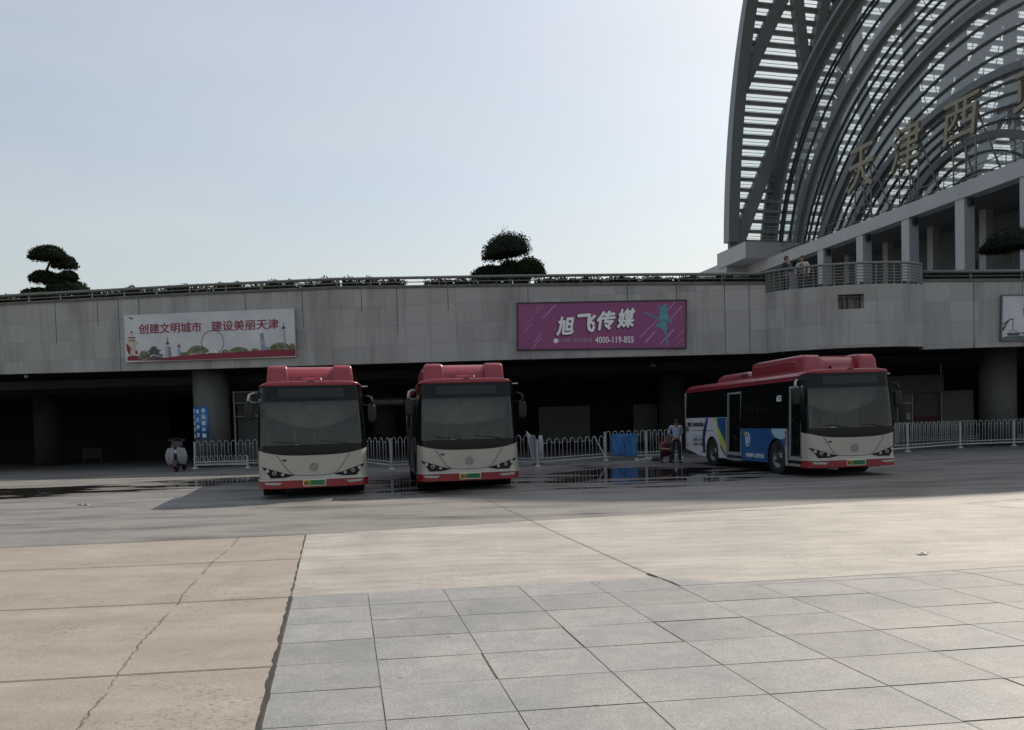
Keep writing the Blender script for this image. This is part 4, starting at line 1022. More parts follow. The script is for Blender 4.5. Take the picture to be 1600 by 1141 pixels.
    # wipers
    for (a, b) in (((-.15, 1.24), (-.85, 1.33)), ((.85, 1.24), (.15, 1.33))):
        g = MB(); g.tube([FP(a[0]/1.25, a[1], .02), FP((a[0]+b[0])/2.5, (a[1]+b[1])/2+.02, .03), FP(b[0]/1.25, b[1], .015)], .010, 5); g.build('wiper', m_dark, t)
    # roof skin
    zr = lambda s: 2.605+.15*(1-abs(s)**7)**.6
    rows = [lambda s: (Fy(s, 2.64)-.012, min(2.64, zr(s)-.01)), lambda s: (Fy(s, 2.64)-.035, zr(s)-.05 if abs(s) < .97 else zr(s)-.012), lambda s: (Fy(s, 2.66)-.015, zr(s)-.012), lambda s: (Fy(s, 2.66)+.08, zr(s)),
            lambda s: (1.2, zr(s)), lambda s: (4.5, zr(s)), lambda s: (L_BUS-.12, zr(s)), lambda s: (L_BUS, zr(s)-.08), lambda s: (L_BUS+.005, 2.45)]
    nS = 44; ss = [-1+2*k/nS for k in range(nS+1)]
    ss = [math.copysign(abs(s)**.75, s) for s in ss]
    vs = [(s*1.205, *r_(s)) for r_ in rows for s in ss]; m_ = nS+1
    g = MB(); g.add(vs, [(j*m_+i, j*m_+i+1, (j+1)*m_+i+1, (j+1)*m_+i) for j in range(len(rows)-1) for i in range(nS)], smooth=True)
    for sg in (-1, 1): g.prism([(sg*hw(z), y, z) for y, z in ((.75, 2.50), (L_BUS, 2.50), (L_BUS, 2.625), (.75, 2.625), (.50, 2.60))], (-sg*.03, 0, 0))
    g.build('roof', m_red, t, fix=False)
    # roof pod: shoulders, scooped centre, low tail pod
    def pod_loft(x0, x1, y0, y1, zb_, zt_, fr, rr, side_in):
        g = MB(); prof = []
        secs = [(y0, zb_+.02, 1.0), (y0+.02, zb_+.12, 1.0), (y0+fr*.55, zt_-.09, .99), (y0+fr, zt_-.02, .98), (y0+fr+.18, zt_, .975), (y1-.35, zt_, .975), (y1-.12, zt_-.04, .98), (y1, zb_+.05, 1.0)]
        ring = []
        n = 12
        for (y, zt2, k) in secs:
            c = (x0+x1)/2; h = (x1-x0)/2*k; rr2 = min(rr, (zt2-zb_)*.8); r_ = [(c-h-.03, zb_)]
            for q in range(n//2+1): a = PI-PI/2*q/(n//2); r_.append((c-h+rr2+rr2*math.cos(a)+side_in*0, zt2-rr2+rr2*math.sin(a)))
            for q in range(n//2+1): a = PI/2-PI/2*q/(n//2); r_.append((c+h-rr2+rr2*math.cos(a), zt2-rr2+rr2*math.sin(a)))
            r_.append((c+h+.03, zb_)); ring.append([(x, y, z) for x, z in r_])
        m = len(ring[0]); vs = [p for r_ in ring for p in r_]
        g.add(vs, [(j*m+i, j*m+i+1, (j+1)*m+i+1, (j+1)*m+i) for j in range(len(ring)-1) for i in range(m-1)], smooth=True)
        g.add(ring[0], [tuple(range(m))]); g.add(ring[-1], [tuple(range(m))][::-1]); return g
    ZR = 2.735
    gs = [pod_loft(-.99, -.52, .50, 3.7, ZR-.06, 3.165, .16, .075, 0), pod_loft(.52, .99, .50, 3.7, ZR-.06, 3.165, .16, .075, 0), pod_loft(-.60, .60, .66, 3.68, ZR-.02, 3.15, .34, .05, 0)]
    g = MB()
    for q in gs:
        off = len(g.v); g.v += q.v; g.f += [[i+off for i in f] for f in q.f]; g.mi += q.mi; g.sm += q.sm
    rp_ = g.build('roof_pod', m_red, t)
    g = pod_loft(-.26, .26, .56, .95, ZR, ZR+.13, .10, .04, 0); g.build('scoop_hatch', m_red, rp_)
    for sg in (-1, 1):
        g = MB(); 
        g.prism([(sg*1.02, y, z) for y, z in ((.95, 2.80), (3.45, 2.80), (3.5, 2.86), (3.5, 2.98), (3.42, 3.03), (1.15, 3.03), (1.02, 2.99))], (-sg*.06, 0, 0)); g.build('pod_side_panel', m_red, rp_, bevel=.012)
    g = pod_loft(-.92, .92, 3.74, 6.4, ZR-.06, 2.97, .35, .14, 0); rp2 = g.build('rear_pod', m_red, t)
    g = MB()
    for sg in (-1, 1):
        for k in range(4): g.prism([(sg*.953, 3.95+k*.13, 2.80), (sg*.953, 4.02+k*.13, 2.80), (sg*.945, 4.12+k*.13, 2.90), (sg*.945, 4.05+k*.13, 2.90)], (-sg*.02, 0, 0))
    g.build('vent_slot', m_dark, rp2)
    # roof camera
    g = MB(); g.box(-.05, .05, .14, .24, 2.70, 2.75); g.ell((-.06, .15, 2.72), (.03, .03, .028), 8, 6); g.ell((.06, .15, 2.72), (.03, .03, .028), 8, 6); g.build('roof_camera', m_dark, t)
    # sides
    for sg in (-1, 1):
        door = sg < 0
        y0 = .35
        lm, rm = (livery['front_side'], livery['rear_side'])
        sb = .29
        # window band
        if door:
            side_poly('side_glass', sg, [(2.20, 1.25), (3.88, 1.25), (3.88, 2.5), (1.12, 2.5), (1.12, 1.25)], m_sglass, t, -.004, .006)
            side_poly('side_glass', sg, [(5.0, 1.60), (8.34, 1.60), (8.34, 2.5), (5.0, 2.5)], m_sglass, t, -.004, .006)
            for (a, b, zz) in ((1.06, 1.14, 1.25), (2.98, 3.04, 1.25), (3.84, 3.92, 1.25), (4.96, 5.06, 1.6), (6.5, 6.58, 1.6), (8.30, 8.5, 1.6)):
                side_poly('window_pillar', sg, [(a, zz), (b, zz), (b, 2.5), (a, 2.5)], m_black, t)
            side_poly('cantrail', sg, [(.52, 2.42), (8.5, 2.42), (8.5, 2.5), (.54, 2.5)], m_black, t, .003)
            # front lower: narrow white strip, arch, advert panel
            side_poly('side_panel', sg, [(1.06, .26), (1.19, .26)]+[(1.19, .47)]+arch_pts(WF, .515, WRAD, .50)[0:1]+arch_pts(WF, .515, WRAD, .5)+[(WF+.515, .30), (3.88, .30), (3.88, 1.25), (1.06, 1.25)], livery['front_side'], t)
            side_poly('side_panel', sg, [(4.98, .30), (WR-.515, .30)]+arch_pts(WR, .515, WRAD, .50)+[(WR+.515, .30), (7.2, .32), (8.46, .52), (8.46, 1.60), (4.98, 1.60)], livery['rear_side'], t)
            # doors
            for (a, b, zz, nm) in ((.37, 1.05, .34, 'front'), (3.92, 4.95, .34, 'middle')):
                leafs = [(a, b)]
                dr = side_poly('door', sg, [(a, zz), (b, zz), (b, 2.42), (a, 2.42)], m_sglass, t, -.035, .006)
                g = MB()
                for (c, d, e, f) in ((a, b, 2.30, 2.36), (b-.075, b-.02, .42, 2.36), (a+.015, a+.07, .42, 2.36)):
                    g.prism([(sg*(hw(z)-.012), y, z) for y, z in ((c, e), (d, e), (d, f), (c, f))], (-sg*.03, 0, 0))
                g.prism([(sg*(1.25-.012), y, z) for y, z in ((a+.06, .42), (b-.075, .42), (b-.075, .52), (a+.06, .52))], (-sg*.03, 0, 0))
                g.build('door_frame', m_frame, dr)
                g = MB(); g.box(min(sg*1.245, sg*.95), max(sg*1.245, sg*.95), a, b, .27, .33); g.build('step', m_frame, dr)
                g = MB()
                for zz2 in (.78, 1.15): g.tube([(sg*1.17, a+.12, zz2), (sg*1.17, b-.16, zz2+.34)], .018, 6)
                g.build('handrail', m_pole, dr)
                side_poly('door_header', sg, [(a, 2.36), (b, 2.36), (b, 2.43), (a, 2.43)], m_black, t, -.002)
            side_poly('corner_panel', sg, [(.34, .27), (.40, .27), (.40, 2.05), (.56, 2.5), (.5, 2.5), (.36, 1.3)], m_black, t)
            # livery art
            if livery.get('art'): livery['art'](t, sg)
        else:
            side_poly('side_glass', sg, [(.42, 1.25), (4.9, 1.25), (4.9, 2.5), (.58, 2.5)], m_sglass, t, -.004, .006)
            side_poly('side_glass', sg, [(4.9, 1.60), (8.34, 1.60), (8.34, 2.5), (4.9, 2.5)], m_sglass, t, -.004, .006)
            for (a, b, zz) in ((1.3, 1.38, 1.25), (3.0, 3.08, 1.25), (4.84, 4.94, 1.25), (6.5, 6.58, 1.6), (8.3, 8.5, 1.6)): side_poly('window_pillar', sg, [(a, zz), (b, zz), (b, 2.5), (a, 2.5)], m_black, t)
            side_poly('cantrail', sg, [(.52, 2.42), (8.5, 2.42), (8.5, 2.5), (.54, 2.5)], m_black, t, .003)
            side_poly('side_panel', sg, [(.35, .27), (WF-.515, .30)]+arch_pts(WF, .515, WRAD, .50)+[(WF+.515, .30), (4.9, .30), (4.9, 1.25), (.35, 1.25)], livery['front_side'], t)
            side_poly('side_panel', sg, [(4.9, .30), (WR-.515, .30)]+arch_pts(WR, .515, WRAD, .50)+[(WR+.515, .30), (7.2, .32), (8.46, .52), (8.46, 1.60), (4.9, 1.60)], livery['rear_side'], t)
    # rear
    g = MB(); g.box(-1.24, 1.24, L_BUS-.05, L_BUS, .5, 2.5); g.build('rear_panel', m_white, t)
    # underbody and wheels
    g = MB(); g.box(-1.02, 1.02, .45, 1.10, .20, .33); g.box(-.86, .86, 1.1, 7.6, .22, .33); g.box(-1.0, 1.0, 2.3, 5.4, .22, .33); g.build('chassis', m_dark, t)
    for (x, y, sg) in ((1.20, WF, 1), (-1.20, WF, -1)): wheel(t, x, y, sg)
    for (x, y, sg) in ((1.20, WR, 1), (-1.20, WR, -1)): wheel(t, x, y, sg, True)
    for sg in (-1, 1):
        for yc in (WF, WR):
            g = MB(); g.lathe([(.515, -.0), (.515, .5)], 24, Matrix.Translation((sg*1.235, yc, WRAD)) @ Matrix.Rotation(-PI/2*sg, 4, 'Y')); g.build('wheel_arch', m_dark, t, fix=False)
    # cabin
    g = MB(); g.box(-1.18, 1.18, .5, 8.4, .34, .38); g.build('floor', m_dark, t)
    g = MB(); g.box(-1.18, 1.18, .6, 8.4, 2.50, 2.53); g.build('headlining', m_pale_in, t)
    g = MB(); g.box(-1.15, 1.15, 7.6, 7.7, 1.2, 2.5); g.build('rear_bulkhead', m_pale_in, t)
    g = MB(); g.grid(lambda u, v: ((-1+2*u)*(1.08-.0*v), .60+.10*(2*u-1)**2+.02*math.sin(9*u), 2.26-(.30+.34*math.sin(PI*min(1, max(0, u*sb_[0]+sb_[1]))))*v), 24, 6, thick=(0, .01, 0)); g.build('reflection_sheet', m_reflect, t)  # added sheet behind the glass, shaped like the reflections in it
    g = MB(); g.grid(lambda u, v: (-1.1+2.2*u, .28+.10*(2*u-1)**2+.42*v, 1.16+.06*math.sin(PI*min(1, v*1.2))), 16, 6); g.box(-1.12, 1.12, .62, .70, .40, 1.16); g.build('dashboard', mat('black dashboard', (.02, .02, .02), .5), t)
    g = MB(); c = Vector((.62, .82, 1.22)); 
    Mx = Matrix.Translation(c) @ Matrix.Rotation(R(-35), 4, 'X'); g.tube([Mx @ Vector((.22*math.cos(2*PI*k/20), .22*math.sin(2*PI*k/20), 0)) for k in range(20)], .016, 6, closed=True); g.tube([Mx @ Vector((-.22, 0, 0)), Mx @ Vector((.22, 0, 0))], .014, 5); g.tube([c, (.62, .68, .9)], .03, 6); g.build('steering_wheel', m_dark, t)
    def seat(x, y, h=.40):
        g = MB(); g.box(x-.21, x+.21, y-.20, y+.22, .38+h-.06, .38+h); g.box(x-.21, x+.21, y+.18, y+.26, .38+h, .38+h+.62); g.box(x-.05, x+.05, y-.1, y+.1, .38, .38+h-.06); g.build('seat', m_seat, t, bevel=.03)
    seat(.62, 1.25, .55)
    for y in (2.6, 3.4, 5.3, 6.1, 7.0):
        for x in (-.9, .9) if y > 5 or y < 1 else (.9,): seat(x, y, .45 if y > 5 else .4); seat(x*.5, y, .45) if y > 5 else None
    g = MB(); g.box(.10, .16, 1.62, 1.66, .38, 1.5); g.box(.16, 1.15, 1.62, 1.66, .38, 1.75); g.build('driver_screen', m_trim, t)
    g = MB()
    for (x, y) in ((-.45, 1.3), (-.45, 2.4), (.45, 3.0), (-.5, 4.0), (.45, 5.0), (-.45, 5.2), (.05, 1.6)): g.tube([(x, y, .38), (x, y, 2.5)], .019, 6)
    for x in (-.45, .45): g.tube([(x, 1.3, 2.2), (x, 7.5, 2.2)], .017, 6)
    g.tube([(-.25, 1.9, .38), (-.25, 1.9, 1.35), (-.2, 1.9, 1.42), (.0, 1.9, 1.42), (.05, 1.9, 1.35), (.05, 1.9, .38)], .025, 6)
    g.build('cabin_rails', m_pole, t)
    g = MB(); g.box(-.12, .16, .50, .53, 2.05, 2.2); g.build('inner_mirror', m_trim, t)
    g = MB(); g.box(.25, 1.0, .75, .95, 2.2, 2.48); g.build('driver_locker', m_trim, t)
    g = MB(); g.box(.7, 1.05, .42, .6, 1.19, 1.22); g.box(-.4, -.25, .40, .46, 1.19, 1.27); g.build('papers', m_wink, t)
    # outside mirrors on bent arms
    for sg, dz in ((-1, 0), (1, -.12)):
        mr = None
        x0, z0 = sg*1.17, 2.46+dz
        g = MB(); g.tube([(x0, .55, z0), (sg*1.30, .42, z0+.04), (sg*1.40, .31, z0-.01), (sg*1.43, .28, z0-.16)], [.02, .022, .03, .04], 8); g.tube([(sg*1.2, .5, z0-.16), (sg*1.31, .36, z0-.20), (sg*1.41, .29, z0-.15)], .016, 6); mr = g.build('mirror', m_frame if sg < 0 else m_dark, t)
        def mfn(u, v, sg=sg, z0=z0):
            a = 2*PI*u; b = PI*v-PI/2; q = .55
            f = lambda c: math.copysign(abs(c)**q, c)
            return (sg*1.405+.105*f(math.cos(b))*f(math.cos(a)), .29+.055*f(math.cos(b))*f(math.sin(a)), z0-.39+.215*f(math.sin(b)))
        g = MB(); g.grid(mfn, 20, 12); g.build('mirror_housing', mat('black mirror plastic', (.012, .014, .014), .5, spec=.3), mr)
    g = MB(); g.box(1.19, 1.34, .5, .56, 2.60, 2.63); g.build('marker_lamp', m_lens, t)
    return t
# livery art for the right-hand bus
def side_flat(name, sg, polys, m, t, off=.003):
    g = MB()
    for p in polys: g.prism([(sg*(hw(z)+off), y, z) for y, z in p], (-sg*.003, 0, 0))
    return g.build(name, m, t)
def side_text(name, s, m, t, y, z, w_, h_, sg=-1, bold=.012, off=.006):
    M_ = frame_m((sg*(hw(z)+off), y, z), (0, -1, 0), (0, 0, 1))
    return text(name, s, m, t, M_, .3, bold=bold, ext=.001, fit=(w_, h_))
def art_right(t, sg):
    # white rear panel: navy sweep, lime band, blue field
    side_flat('livery_stripe', sg, [[(6.55, 1.59), (6.40, 1.59), (6.62, 1.1), (6.68, .9), (6.66, .6), (6.64, .42), (6.86, .42), (6.92, .8), (6.85, 1.15)]], m_navy, t)
    side_flat('livery_stripe', sg, [[(5.97, 1.59), (5.75, 1.59), (5.70, 1.35), (5.45, .80), (5.0, .45), (4.99, .75), (5.30, 1.05), (5.62, 1.3), (5.72, 1.45)][::1]], m_yellow, t)
    side_flat('livery_stripe', sg, [[(5.68, 1.59), (4.99, 1.59), (4.99, .78), (5.33, 1.08), (5.60, 1.33)]], m_blue, t, .004)
    side_flat('livery_stripe', sg, [[(5.44, .75), (5.40, .62), (4.99, .34), (4.99, .42)]], mat('violet stripe vinyl', (.06, .03, .22), .4), t, .005)
    side_text('phone_number', '022-86868686', m_ink, t, 7.45, 1.38, 1.35, .15, bold=.02)
    side_flat('handset_icon', sg, [circ(8.2, 1.38, .07, 12, .085)], m_ink, t, .005)
    side_text('service_line', '诚信服务 公交传媒', m_ink, t, 7.25, .86, .95, .12, bold=.0)
    side_text('service_line', '期待您的 合作加盟', m_ink, t, 7.25, .70, .95, .12, bold=.0)
    side_flat('hatch_seam', sg, [[(8.44, 1.42), (8.0, 1.42), (8.0, 1.432), (8.44, 1.432)], [(7.98, 1.17), (5.9, 1.17), (5.9, 1.182), (7.98, 1.182)], [(7.72, .98), (6.95, .98), (6.95, .992), (7.72, .992)], [(6.86, .45), (6.87, .45), (6.87, .98), (6.86, .98)], [(6.72, 1.18), (6.73, 1.18), (6.73, 1.58), (6.72, 1.58)], [(8.02, 1.17), (8.03, 1.17), (8.03, 1.58), (8.02, 1.58)]], m_ink, t, .004)
    side_flat('fuel_flap', sg, [[(8.42, 1.12), (8.14, 1.12), (8.14, 1.32), (8.42, 1.32)]], m_trim, t, .004); side_flat('flap_catch', sg, [[(8.41, 1.15), (8.32, 1.15), (8.32, 1.30), (8.41, 1.30)], [(8.30, .62), (8.22, .62), (8.22, .68), (8.30, .68)], [(6.98, .42), (6.92, .42), (6.92, .48), (6.98, .48)]], m_ink, t, .006)
    # advert panel by the front wheel (the square code printed on it is left out)
    side_flat('advert_corner', sg, [[(1.95, 1.245), (1.25, 1.245), (1.10, 1.245), (1.10, 1.12), (1.2, 1.0), (1.40, .95), (1.7, 1.0), (1.9, 1.1)]], mat('pale blue fade vinyl', (.35, .50, .60), .4), t, .0035)
    side_flat('side_strip', sg, [[(1.185, .27), (1.065, .27), (1.065, 1.24), (1.185, 1.24)]], m_white, t, .0045)
    M_ = None
    g = MB(); g.tube([(sg*1.256, 3.42+.13*math.cos(2*PI*k/28), .92+.20*math.sin(2*PI*k/28)) for k in range(28)], .014, 4, closed=True); g.build('advert_ring', m_wink, t)
    side_text('advert_letter', 'B', m_wink, t, 3.42, .92, .12, .2, bold=.02)
    side_text('advert_slogan', '扫码乘车 品质生活', m_wink, t, 2.98, .47, 1.15, .125, bold=.016)
    side_flat('advert_mark', sg, [[(3.70, 1.16), (3.56, 1.16), (3.50, 1.08), (3.62, 1.02)], [(3.5, 1.06), (3.40, 1.06), (3.45, 1.0)]], mat('orange ink', (.55, .25, .05), .5), t, .006)
    for k, ch in enumerate('公交车'): side_text('door_mark', ch, m_redb, t, 1.125, 1.13-k*.13, .09, .10, bold=.02, off=.009)
    side_text('route_number', '653', m_wink, t, 1.55, 2.06, .26, .17, bold=.03, off=.004)
    g = MB()
m_ash = mat('charcoal side vinyl', (.035, .037, .042), .35, var=.2, scale=1)
m_crim = mat('crimson side vinyl', (.22, .02, .035), .35, var=.1, scale=1)
yh = 660
p = at(489.5, 700, 18.0)
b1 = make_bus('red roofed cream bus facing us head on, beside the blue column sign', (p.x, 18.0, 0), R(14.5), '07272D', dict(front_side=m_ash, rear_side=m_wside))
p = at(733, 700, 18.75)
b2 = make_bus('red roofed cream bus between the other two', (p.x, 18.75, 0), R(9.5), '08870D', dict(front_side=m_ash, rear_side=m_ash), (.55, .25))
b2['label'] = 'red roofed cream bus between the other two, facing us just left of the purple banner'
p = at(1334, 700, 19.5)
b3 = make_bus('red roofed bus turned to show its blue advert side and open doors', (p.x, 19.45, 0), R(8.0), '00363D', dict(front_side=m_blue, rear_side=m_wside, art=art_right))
# ------------------------------------------------------------------ fences
def hairpin(g, a, b, h, r):
    a, b = Vector(a), Vector(b); c = (a+b)/2; rad = (b-a).length/2; u = (b-a).normalized(); pts = [a]
    for k in range(9):
        an = PI-PI*k/8; pts.append(Vector((c.x, c.y, a.z+h-rad))+u*rad*math.cos(an)+Vector((0, 0, rad*math.sin(an))))
    pts.append(b); g.tube(pts, r, 5)
def fence_panel(label, p0, p1, h=1.12, n=None, zb=.14, post=True, grp='white guard rail panels', tilt=0, low=False, lastpost=False):
    a, b = Vector((*p0, 0)), Vector((*p1, 0)); L = (b-a).length
    t = thing('fence_panel', label, 'fence', a, math.atan2(b.y-a.y, b.x-a.x), grp)
    g = MB(); g.box(0, L, -.02, .02, zb, zb+.05); g.box(0, L, -.015, .015, zb+.13, zb+.16); g.build('bottom_rail', m_wfence, t)
    n = n or max(2, round(L/.29)); st_ = L/n; g = MB()
    for k in range(n):
        x0 = st_*(k+.22); x1 = st_*(k+.78); hairpin(g, (x0, 0, zb+.03), (x1, 0, zb+.03), h-zb-.03, .0125)
        g.tube([(x1, 0, h-.17), (st_*(k+1.22) if k < n-1 else L, 0, h-.17)], .011, 5)
    g.build('hoops', m_wfence, t)
    def mkpost(x):
        g = MB(); g.box(x-.03, x+.03, -.03, .03, .04, h-.08); g.box(x-.042, x+.042, -.042, .042, h-.08, h-.055); g.ell((x, 0, h-.04), (.03, .03, .03), 8, 6); pp = g.build('post', m_wfence, t)
        g = MB(); g.lathe([(0, .06), (.06, .055), (.12, .025), (.14, 0), (0, 0)], 16, Matrix.Translation((x, 0, 0))); g.build('post_foot', m_wfence, pp)
    if post: mkpost(0)
    if lastpost: mkpost(L)
    return t
G = 'white hooped fence panels in front of the hall'
f0, f1 = at(304, 700, 35.2), at(404, 700, 35.0)
fence_panel('tall hooped white fence panel in front of the column with the blue sign', (f0.x, 35.2), (f1.x, 35.0), 1.22, 9, grp=G)
f0, f1 = at(303.5, 700, 34.5), at(386, 700, 33.9)
fence_panel('knee high hooped white guard rail at the foot of the sign column', (f0.x, 34.5), (f1.x, 33.9), .56, 11, grp=None, lastpost=True)
f0, f1, f2 = gp(566, 727), gp(612, 733.5), gp(660, 731)
fence_panel('white fence panel beside the right flank of the leftmost bus', f0, f1, 1.2, 5, grp=G); fence_panel('white fence panel beside the left flank of the middle bus', f1, f2, 1.2, 5, grp=G)
f0 = gp(806, 727.5); f1 = gp(840, 729); f2 = gp(946, 720); f3 = gp(1010, 717.5); f4 = gp(1064, 715.5)
fence_panel('short white fence panel just right of the middle bus', f0, f1, 1.15, 3, grp=G); fence_panel('sagging white fence panel left of the leaning stick', f1, f2, 1.0, 9, grp=G)
fence_panel('white fence panel carrying the blue cloth', f2, f3, 1.17, 6, grp=G); fence_panel('white fence panel behind the squatting person', f3, f4, 1.17, 6, grp=G, lastpost=True)
q = [gp(1383, 709), gp(1418, 706.5), gp(1500, 700), gp(1584, 697), gp(1680, 693), gp(1790, 688)]
for k, lb in enumerate(('first white fence panel seen beyond the right bus nose', 'white fence panel in front of the pale booth door', 'white fence panel between the booth and the right column', 'white fence panel at the right picture edge before the column', 'white fence panel past the right picture edge')):
    fence_panel(lb, q[k], q[k+1], 1.15, None if k else 5, grp=G)
# a second row of fence behind
q2 = [at(1400, 700, 38), at(1480, 700, 38.2), at(1560, 700, 38.4), at(1650, 700, 38.6)]
for k in range(3): fence_panel(('rear row white fence panel before the booth wall', 'rear row white fence panel left of the right column', 'rear row white fence panel behind the right column')[k], (q2[k].x, q2[k].y), (q2[k+1].x, q2[k+1].y), 1.1, grp='rear row of white fence')
# blue cloth hung over the fence
c0, c1_ = at(955, 690, f2[1]-.25), at(996, 690, f2[1]-.12)
Wc = (c1_-c0).length; zt_, zb_ = at(975, 679.5, f2[1]-.2).z, at(975, 712.5, f2[1]-.2).z
an = math.atan2(f3[1]-f2[1], f3[0]-f2[0])
yc = f2[1]+(((c0.x+c1_.x)/2)-f2[0])*math.tan(an)
o = None; g = MB()
def cloth(u, v):
    x = -Wc/2+Wc*u; s_ = v
    if v < .12: y = .05-.13*(v/.12); z = zt_+.03*math.sin(PI*v/.12); 
    else:
        q_ = (v-.12)/.88; y = -.08+.025*math.sin(9*u+3*q_)+.018*math.sin(23*u-7*q_+5*q_*u)-.03*q_; z = zt_-(zt_-zb_)*q_+.02*math.sin(6*u)*q_
    return (x, y, z)
g.grid(cloth, 40, 40, thick=(0, .006, 0)); ob = g.build('hanging_cloth', mat('blue tarpaulin', (.015, .12, .30), .5, var=.25, scale=5, bump=.3)); ob.location = ((c0.x+c1_.x)/2, yc-.02, 0); ob.rotation_euler = (0, 0, an)
tag(ob, 'bright blue cloth hung over the white fence', 'cloth')
# leaning stick, white post, folded white sheet, bucket, pipe, litter
a, b = at(927, 681.5, 31.0), gp(950, 722.5)
g = MB(); o = Vector((b[0], b[1], 0)); g.tube([Vector((0, 0, .02)), Vector((a.x, f2[1]-.08, a.z))-o], .018, 7); ob = g.build('pole', m_wfence); ob.location = o; tag(ob, 'thin white stick leaning on the fence left of the blue cloth', 'stick')
m_plast = mat('white plastic sheet', (.36, .39, .42), .5, var=.1, scale=4)
p_ = gp(846, 726.5); t = thing('plastic_post', 'upright white plastic roll standing by the fence end near the middle bus', 'post', (*p_, 0))
g = MB(); g.tube([(0, 0, .02), (0.01, 0, .5), (-.01, 0, 1.05), (0, 0, 1.12)], [.085, .075, .085, .05], 12); g.build('roll', m_plast, t); g = MB(); g.lathe([(.1, .28), (.1, .34)], 12); g.build('band', m_frame, t)
p_ = gp(836, 728.5); g = MB(); g.grid(lambda u, v: (-.30+.22*v+.18*u+.25*u*(1-v)*.4, .10*math.sin(3*u)-.05, 1.3*(1-v)+.02-.25*u*(1-v)), 6, 12, thick=(0, .05, 0)); ob = g.build('plastic_sheet', m_plast); ob.location = (*p_, 0); tag(ob, 'slumped white plastic sheeting against the fence end right of the middle bus', 'plastic sheet')
p_ = gp(1055.5, 723); t = thing('bucket', 'small white plastic canister on the ground beside the standing man', 'canister', (*p_, 0))
g = MB(); g.lathe([(0, 0), (.10, 0), (.105, .02), (.105, .24), (.09, .27), (.03, .30), (.03, .33), (0, .33)], 20); g.build('body', m_plast, t); g = MB(); g.tube([(-.07, 0, .27), (-.05, 0, .36), (.05, 0, .36), (.07, 0, .27)], .012, 6); g.build('handle', m_dark, t)
pa, pb = gp(995, 721.5), gp(1016, 719.5)
g = MB(); o = Vector((*pa, 0)); v = Vector((*pb, 0))-o; g.tube([(0, 0, .07), v+Vector((0, 0, .07))], .025, 7); g.tube([(0, -.05, .07), (0, .05, .07)], .07, 14); g.tube([v+Vector((0, -.05, .07)), v+Vector((0, .05, .07))], .08, 14); ob = g.build('axle', mat('pale dumbbell axle', (.45, .45, .44), .6)); ob.location = o; tag(ob, 'small pale axle with two round ends lying under the fence by the squatting person', 'axle')
m_rag = mat('dark rag', (.03, .03, .035), .9, var=.4, scale=9)
p_ = gp(1026, 721); g = MB(); g.ell((0, 0, .06), (.22, .14, .10), 14, 8); ob = g.build('sack', m_rag); ob.location = (*p_, 0); tag(ob, 'dark crumpled sack lying by the squatting person', 'sack')
for (x, y, s_, lb) in ((1441, 867, .035, 'scrap of white litter on the pale concrete at the right'), (130, 790, .07, 'white crumpled litter on the ground at far left'), (1118, 736, .05, 'tiny white scrap on the ground by the right bus rear wheel'), (768, 777, .03, 'tiny white scrap in front of the middle bus')):
    p_ = gp(x, y); g = MB()
    g.grid(lambda u, v: ((u-.5)*2*s_*1.6+.01*math.sin(9*v), (v-.5)*2*s_, .016+s_*.5*abs(math.sin(5*u+2*v))*(.4+.6*math.cos(3*v))**2), 10, 6, thick=(0, 0, .003)); ob = g.build('litter', m_wink); ob.location = (*p_, 0); tag(ob, lb, 'litter')
# ------------------------------------------------------------------ booths, boards and hall fittings
m_alu = mat('aluminium booth frame', (.33, .34, .34), .45, metal=.3); m_bwall = mat('grey booth panel', (.10, .105, .105), .7, var=.15, scale=2)
Y = 38.5; p0, p1 = at(367, 700, Y), at(404, 700, Y); t = thing('booth', 'grey steel booth with an air conditioner, behind the leftmost bus mirror', 'booth', (p0.x, Y, 0)); Wb = p1.x-p0.x+1.2
zt_ = at(367, 612, Y).z
g = MB(); g.box(0, Wb, .06, 1.6, zt_-.55, zt_); g.box(.1, Wb, .3, 1.6, 0, zt_-.55); g.build('wall', m_bwall, t)
g = MB()
for (a, b, c, d) in ((0, .1, 0, zt_), (Wb-.1, Wb, 0, zt_), (.1, Wb-.1, zt_-.06, zt_), (.1, Wb-.1, zt_-.62, zt_-.55), (.1, Wb-.1, zt_-1.28, zt_-1.22)): g.box(a, b, 0, .055, c, d)
g.build('frame', m_alu, t)
g = MB(); g.box(.2, 1.0, -.05, .05, zt_-.5, zt_-.1); g.lathe([(0, 0), (.12, 0), (.13, .02), (.1, .02)], 16, Matrix.Translation((.75, -.055, zt_-.3)) @ Matrix.Rotation(PI/2, 4, 'X')); g.build('air_conditioner', m_bwall, t)
Y = 39; p0, p1 = at(1392, 700, Y), at(1524, 700, Y); t = thing('booth', 'dim hall booth with a pale framed door behind the right fence', 'booth', (p0.x, Y, 0)); Wb = p1.x-p0.x
zz = at(1420, 612, Y).z; g = MB(); g.box(0, Wb, .2, 3, 0, zz); g.box(-.4, Wb*.62, -.1, .2, zz-.1, at(1420, 587, Y).z); g.build('wall', m_bwall, t)
dx0, dx1 = at(1406, 700, Y).x-p0.x, at(1427, 700, Y).x-p0.x
g = MB()
for (a, b, c, d) in ((dx0-.06, dx0, 0, zz-.02), (dx1, dx1+.06, 0, zz-.02), (dx0, dx1, zz-.08, zz-.02), (dx0, dx1, zz-.62, zz-.54), (dx0, dx1, .95, 1.05)): g.box(a, b, .1, .19, c, d)
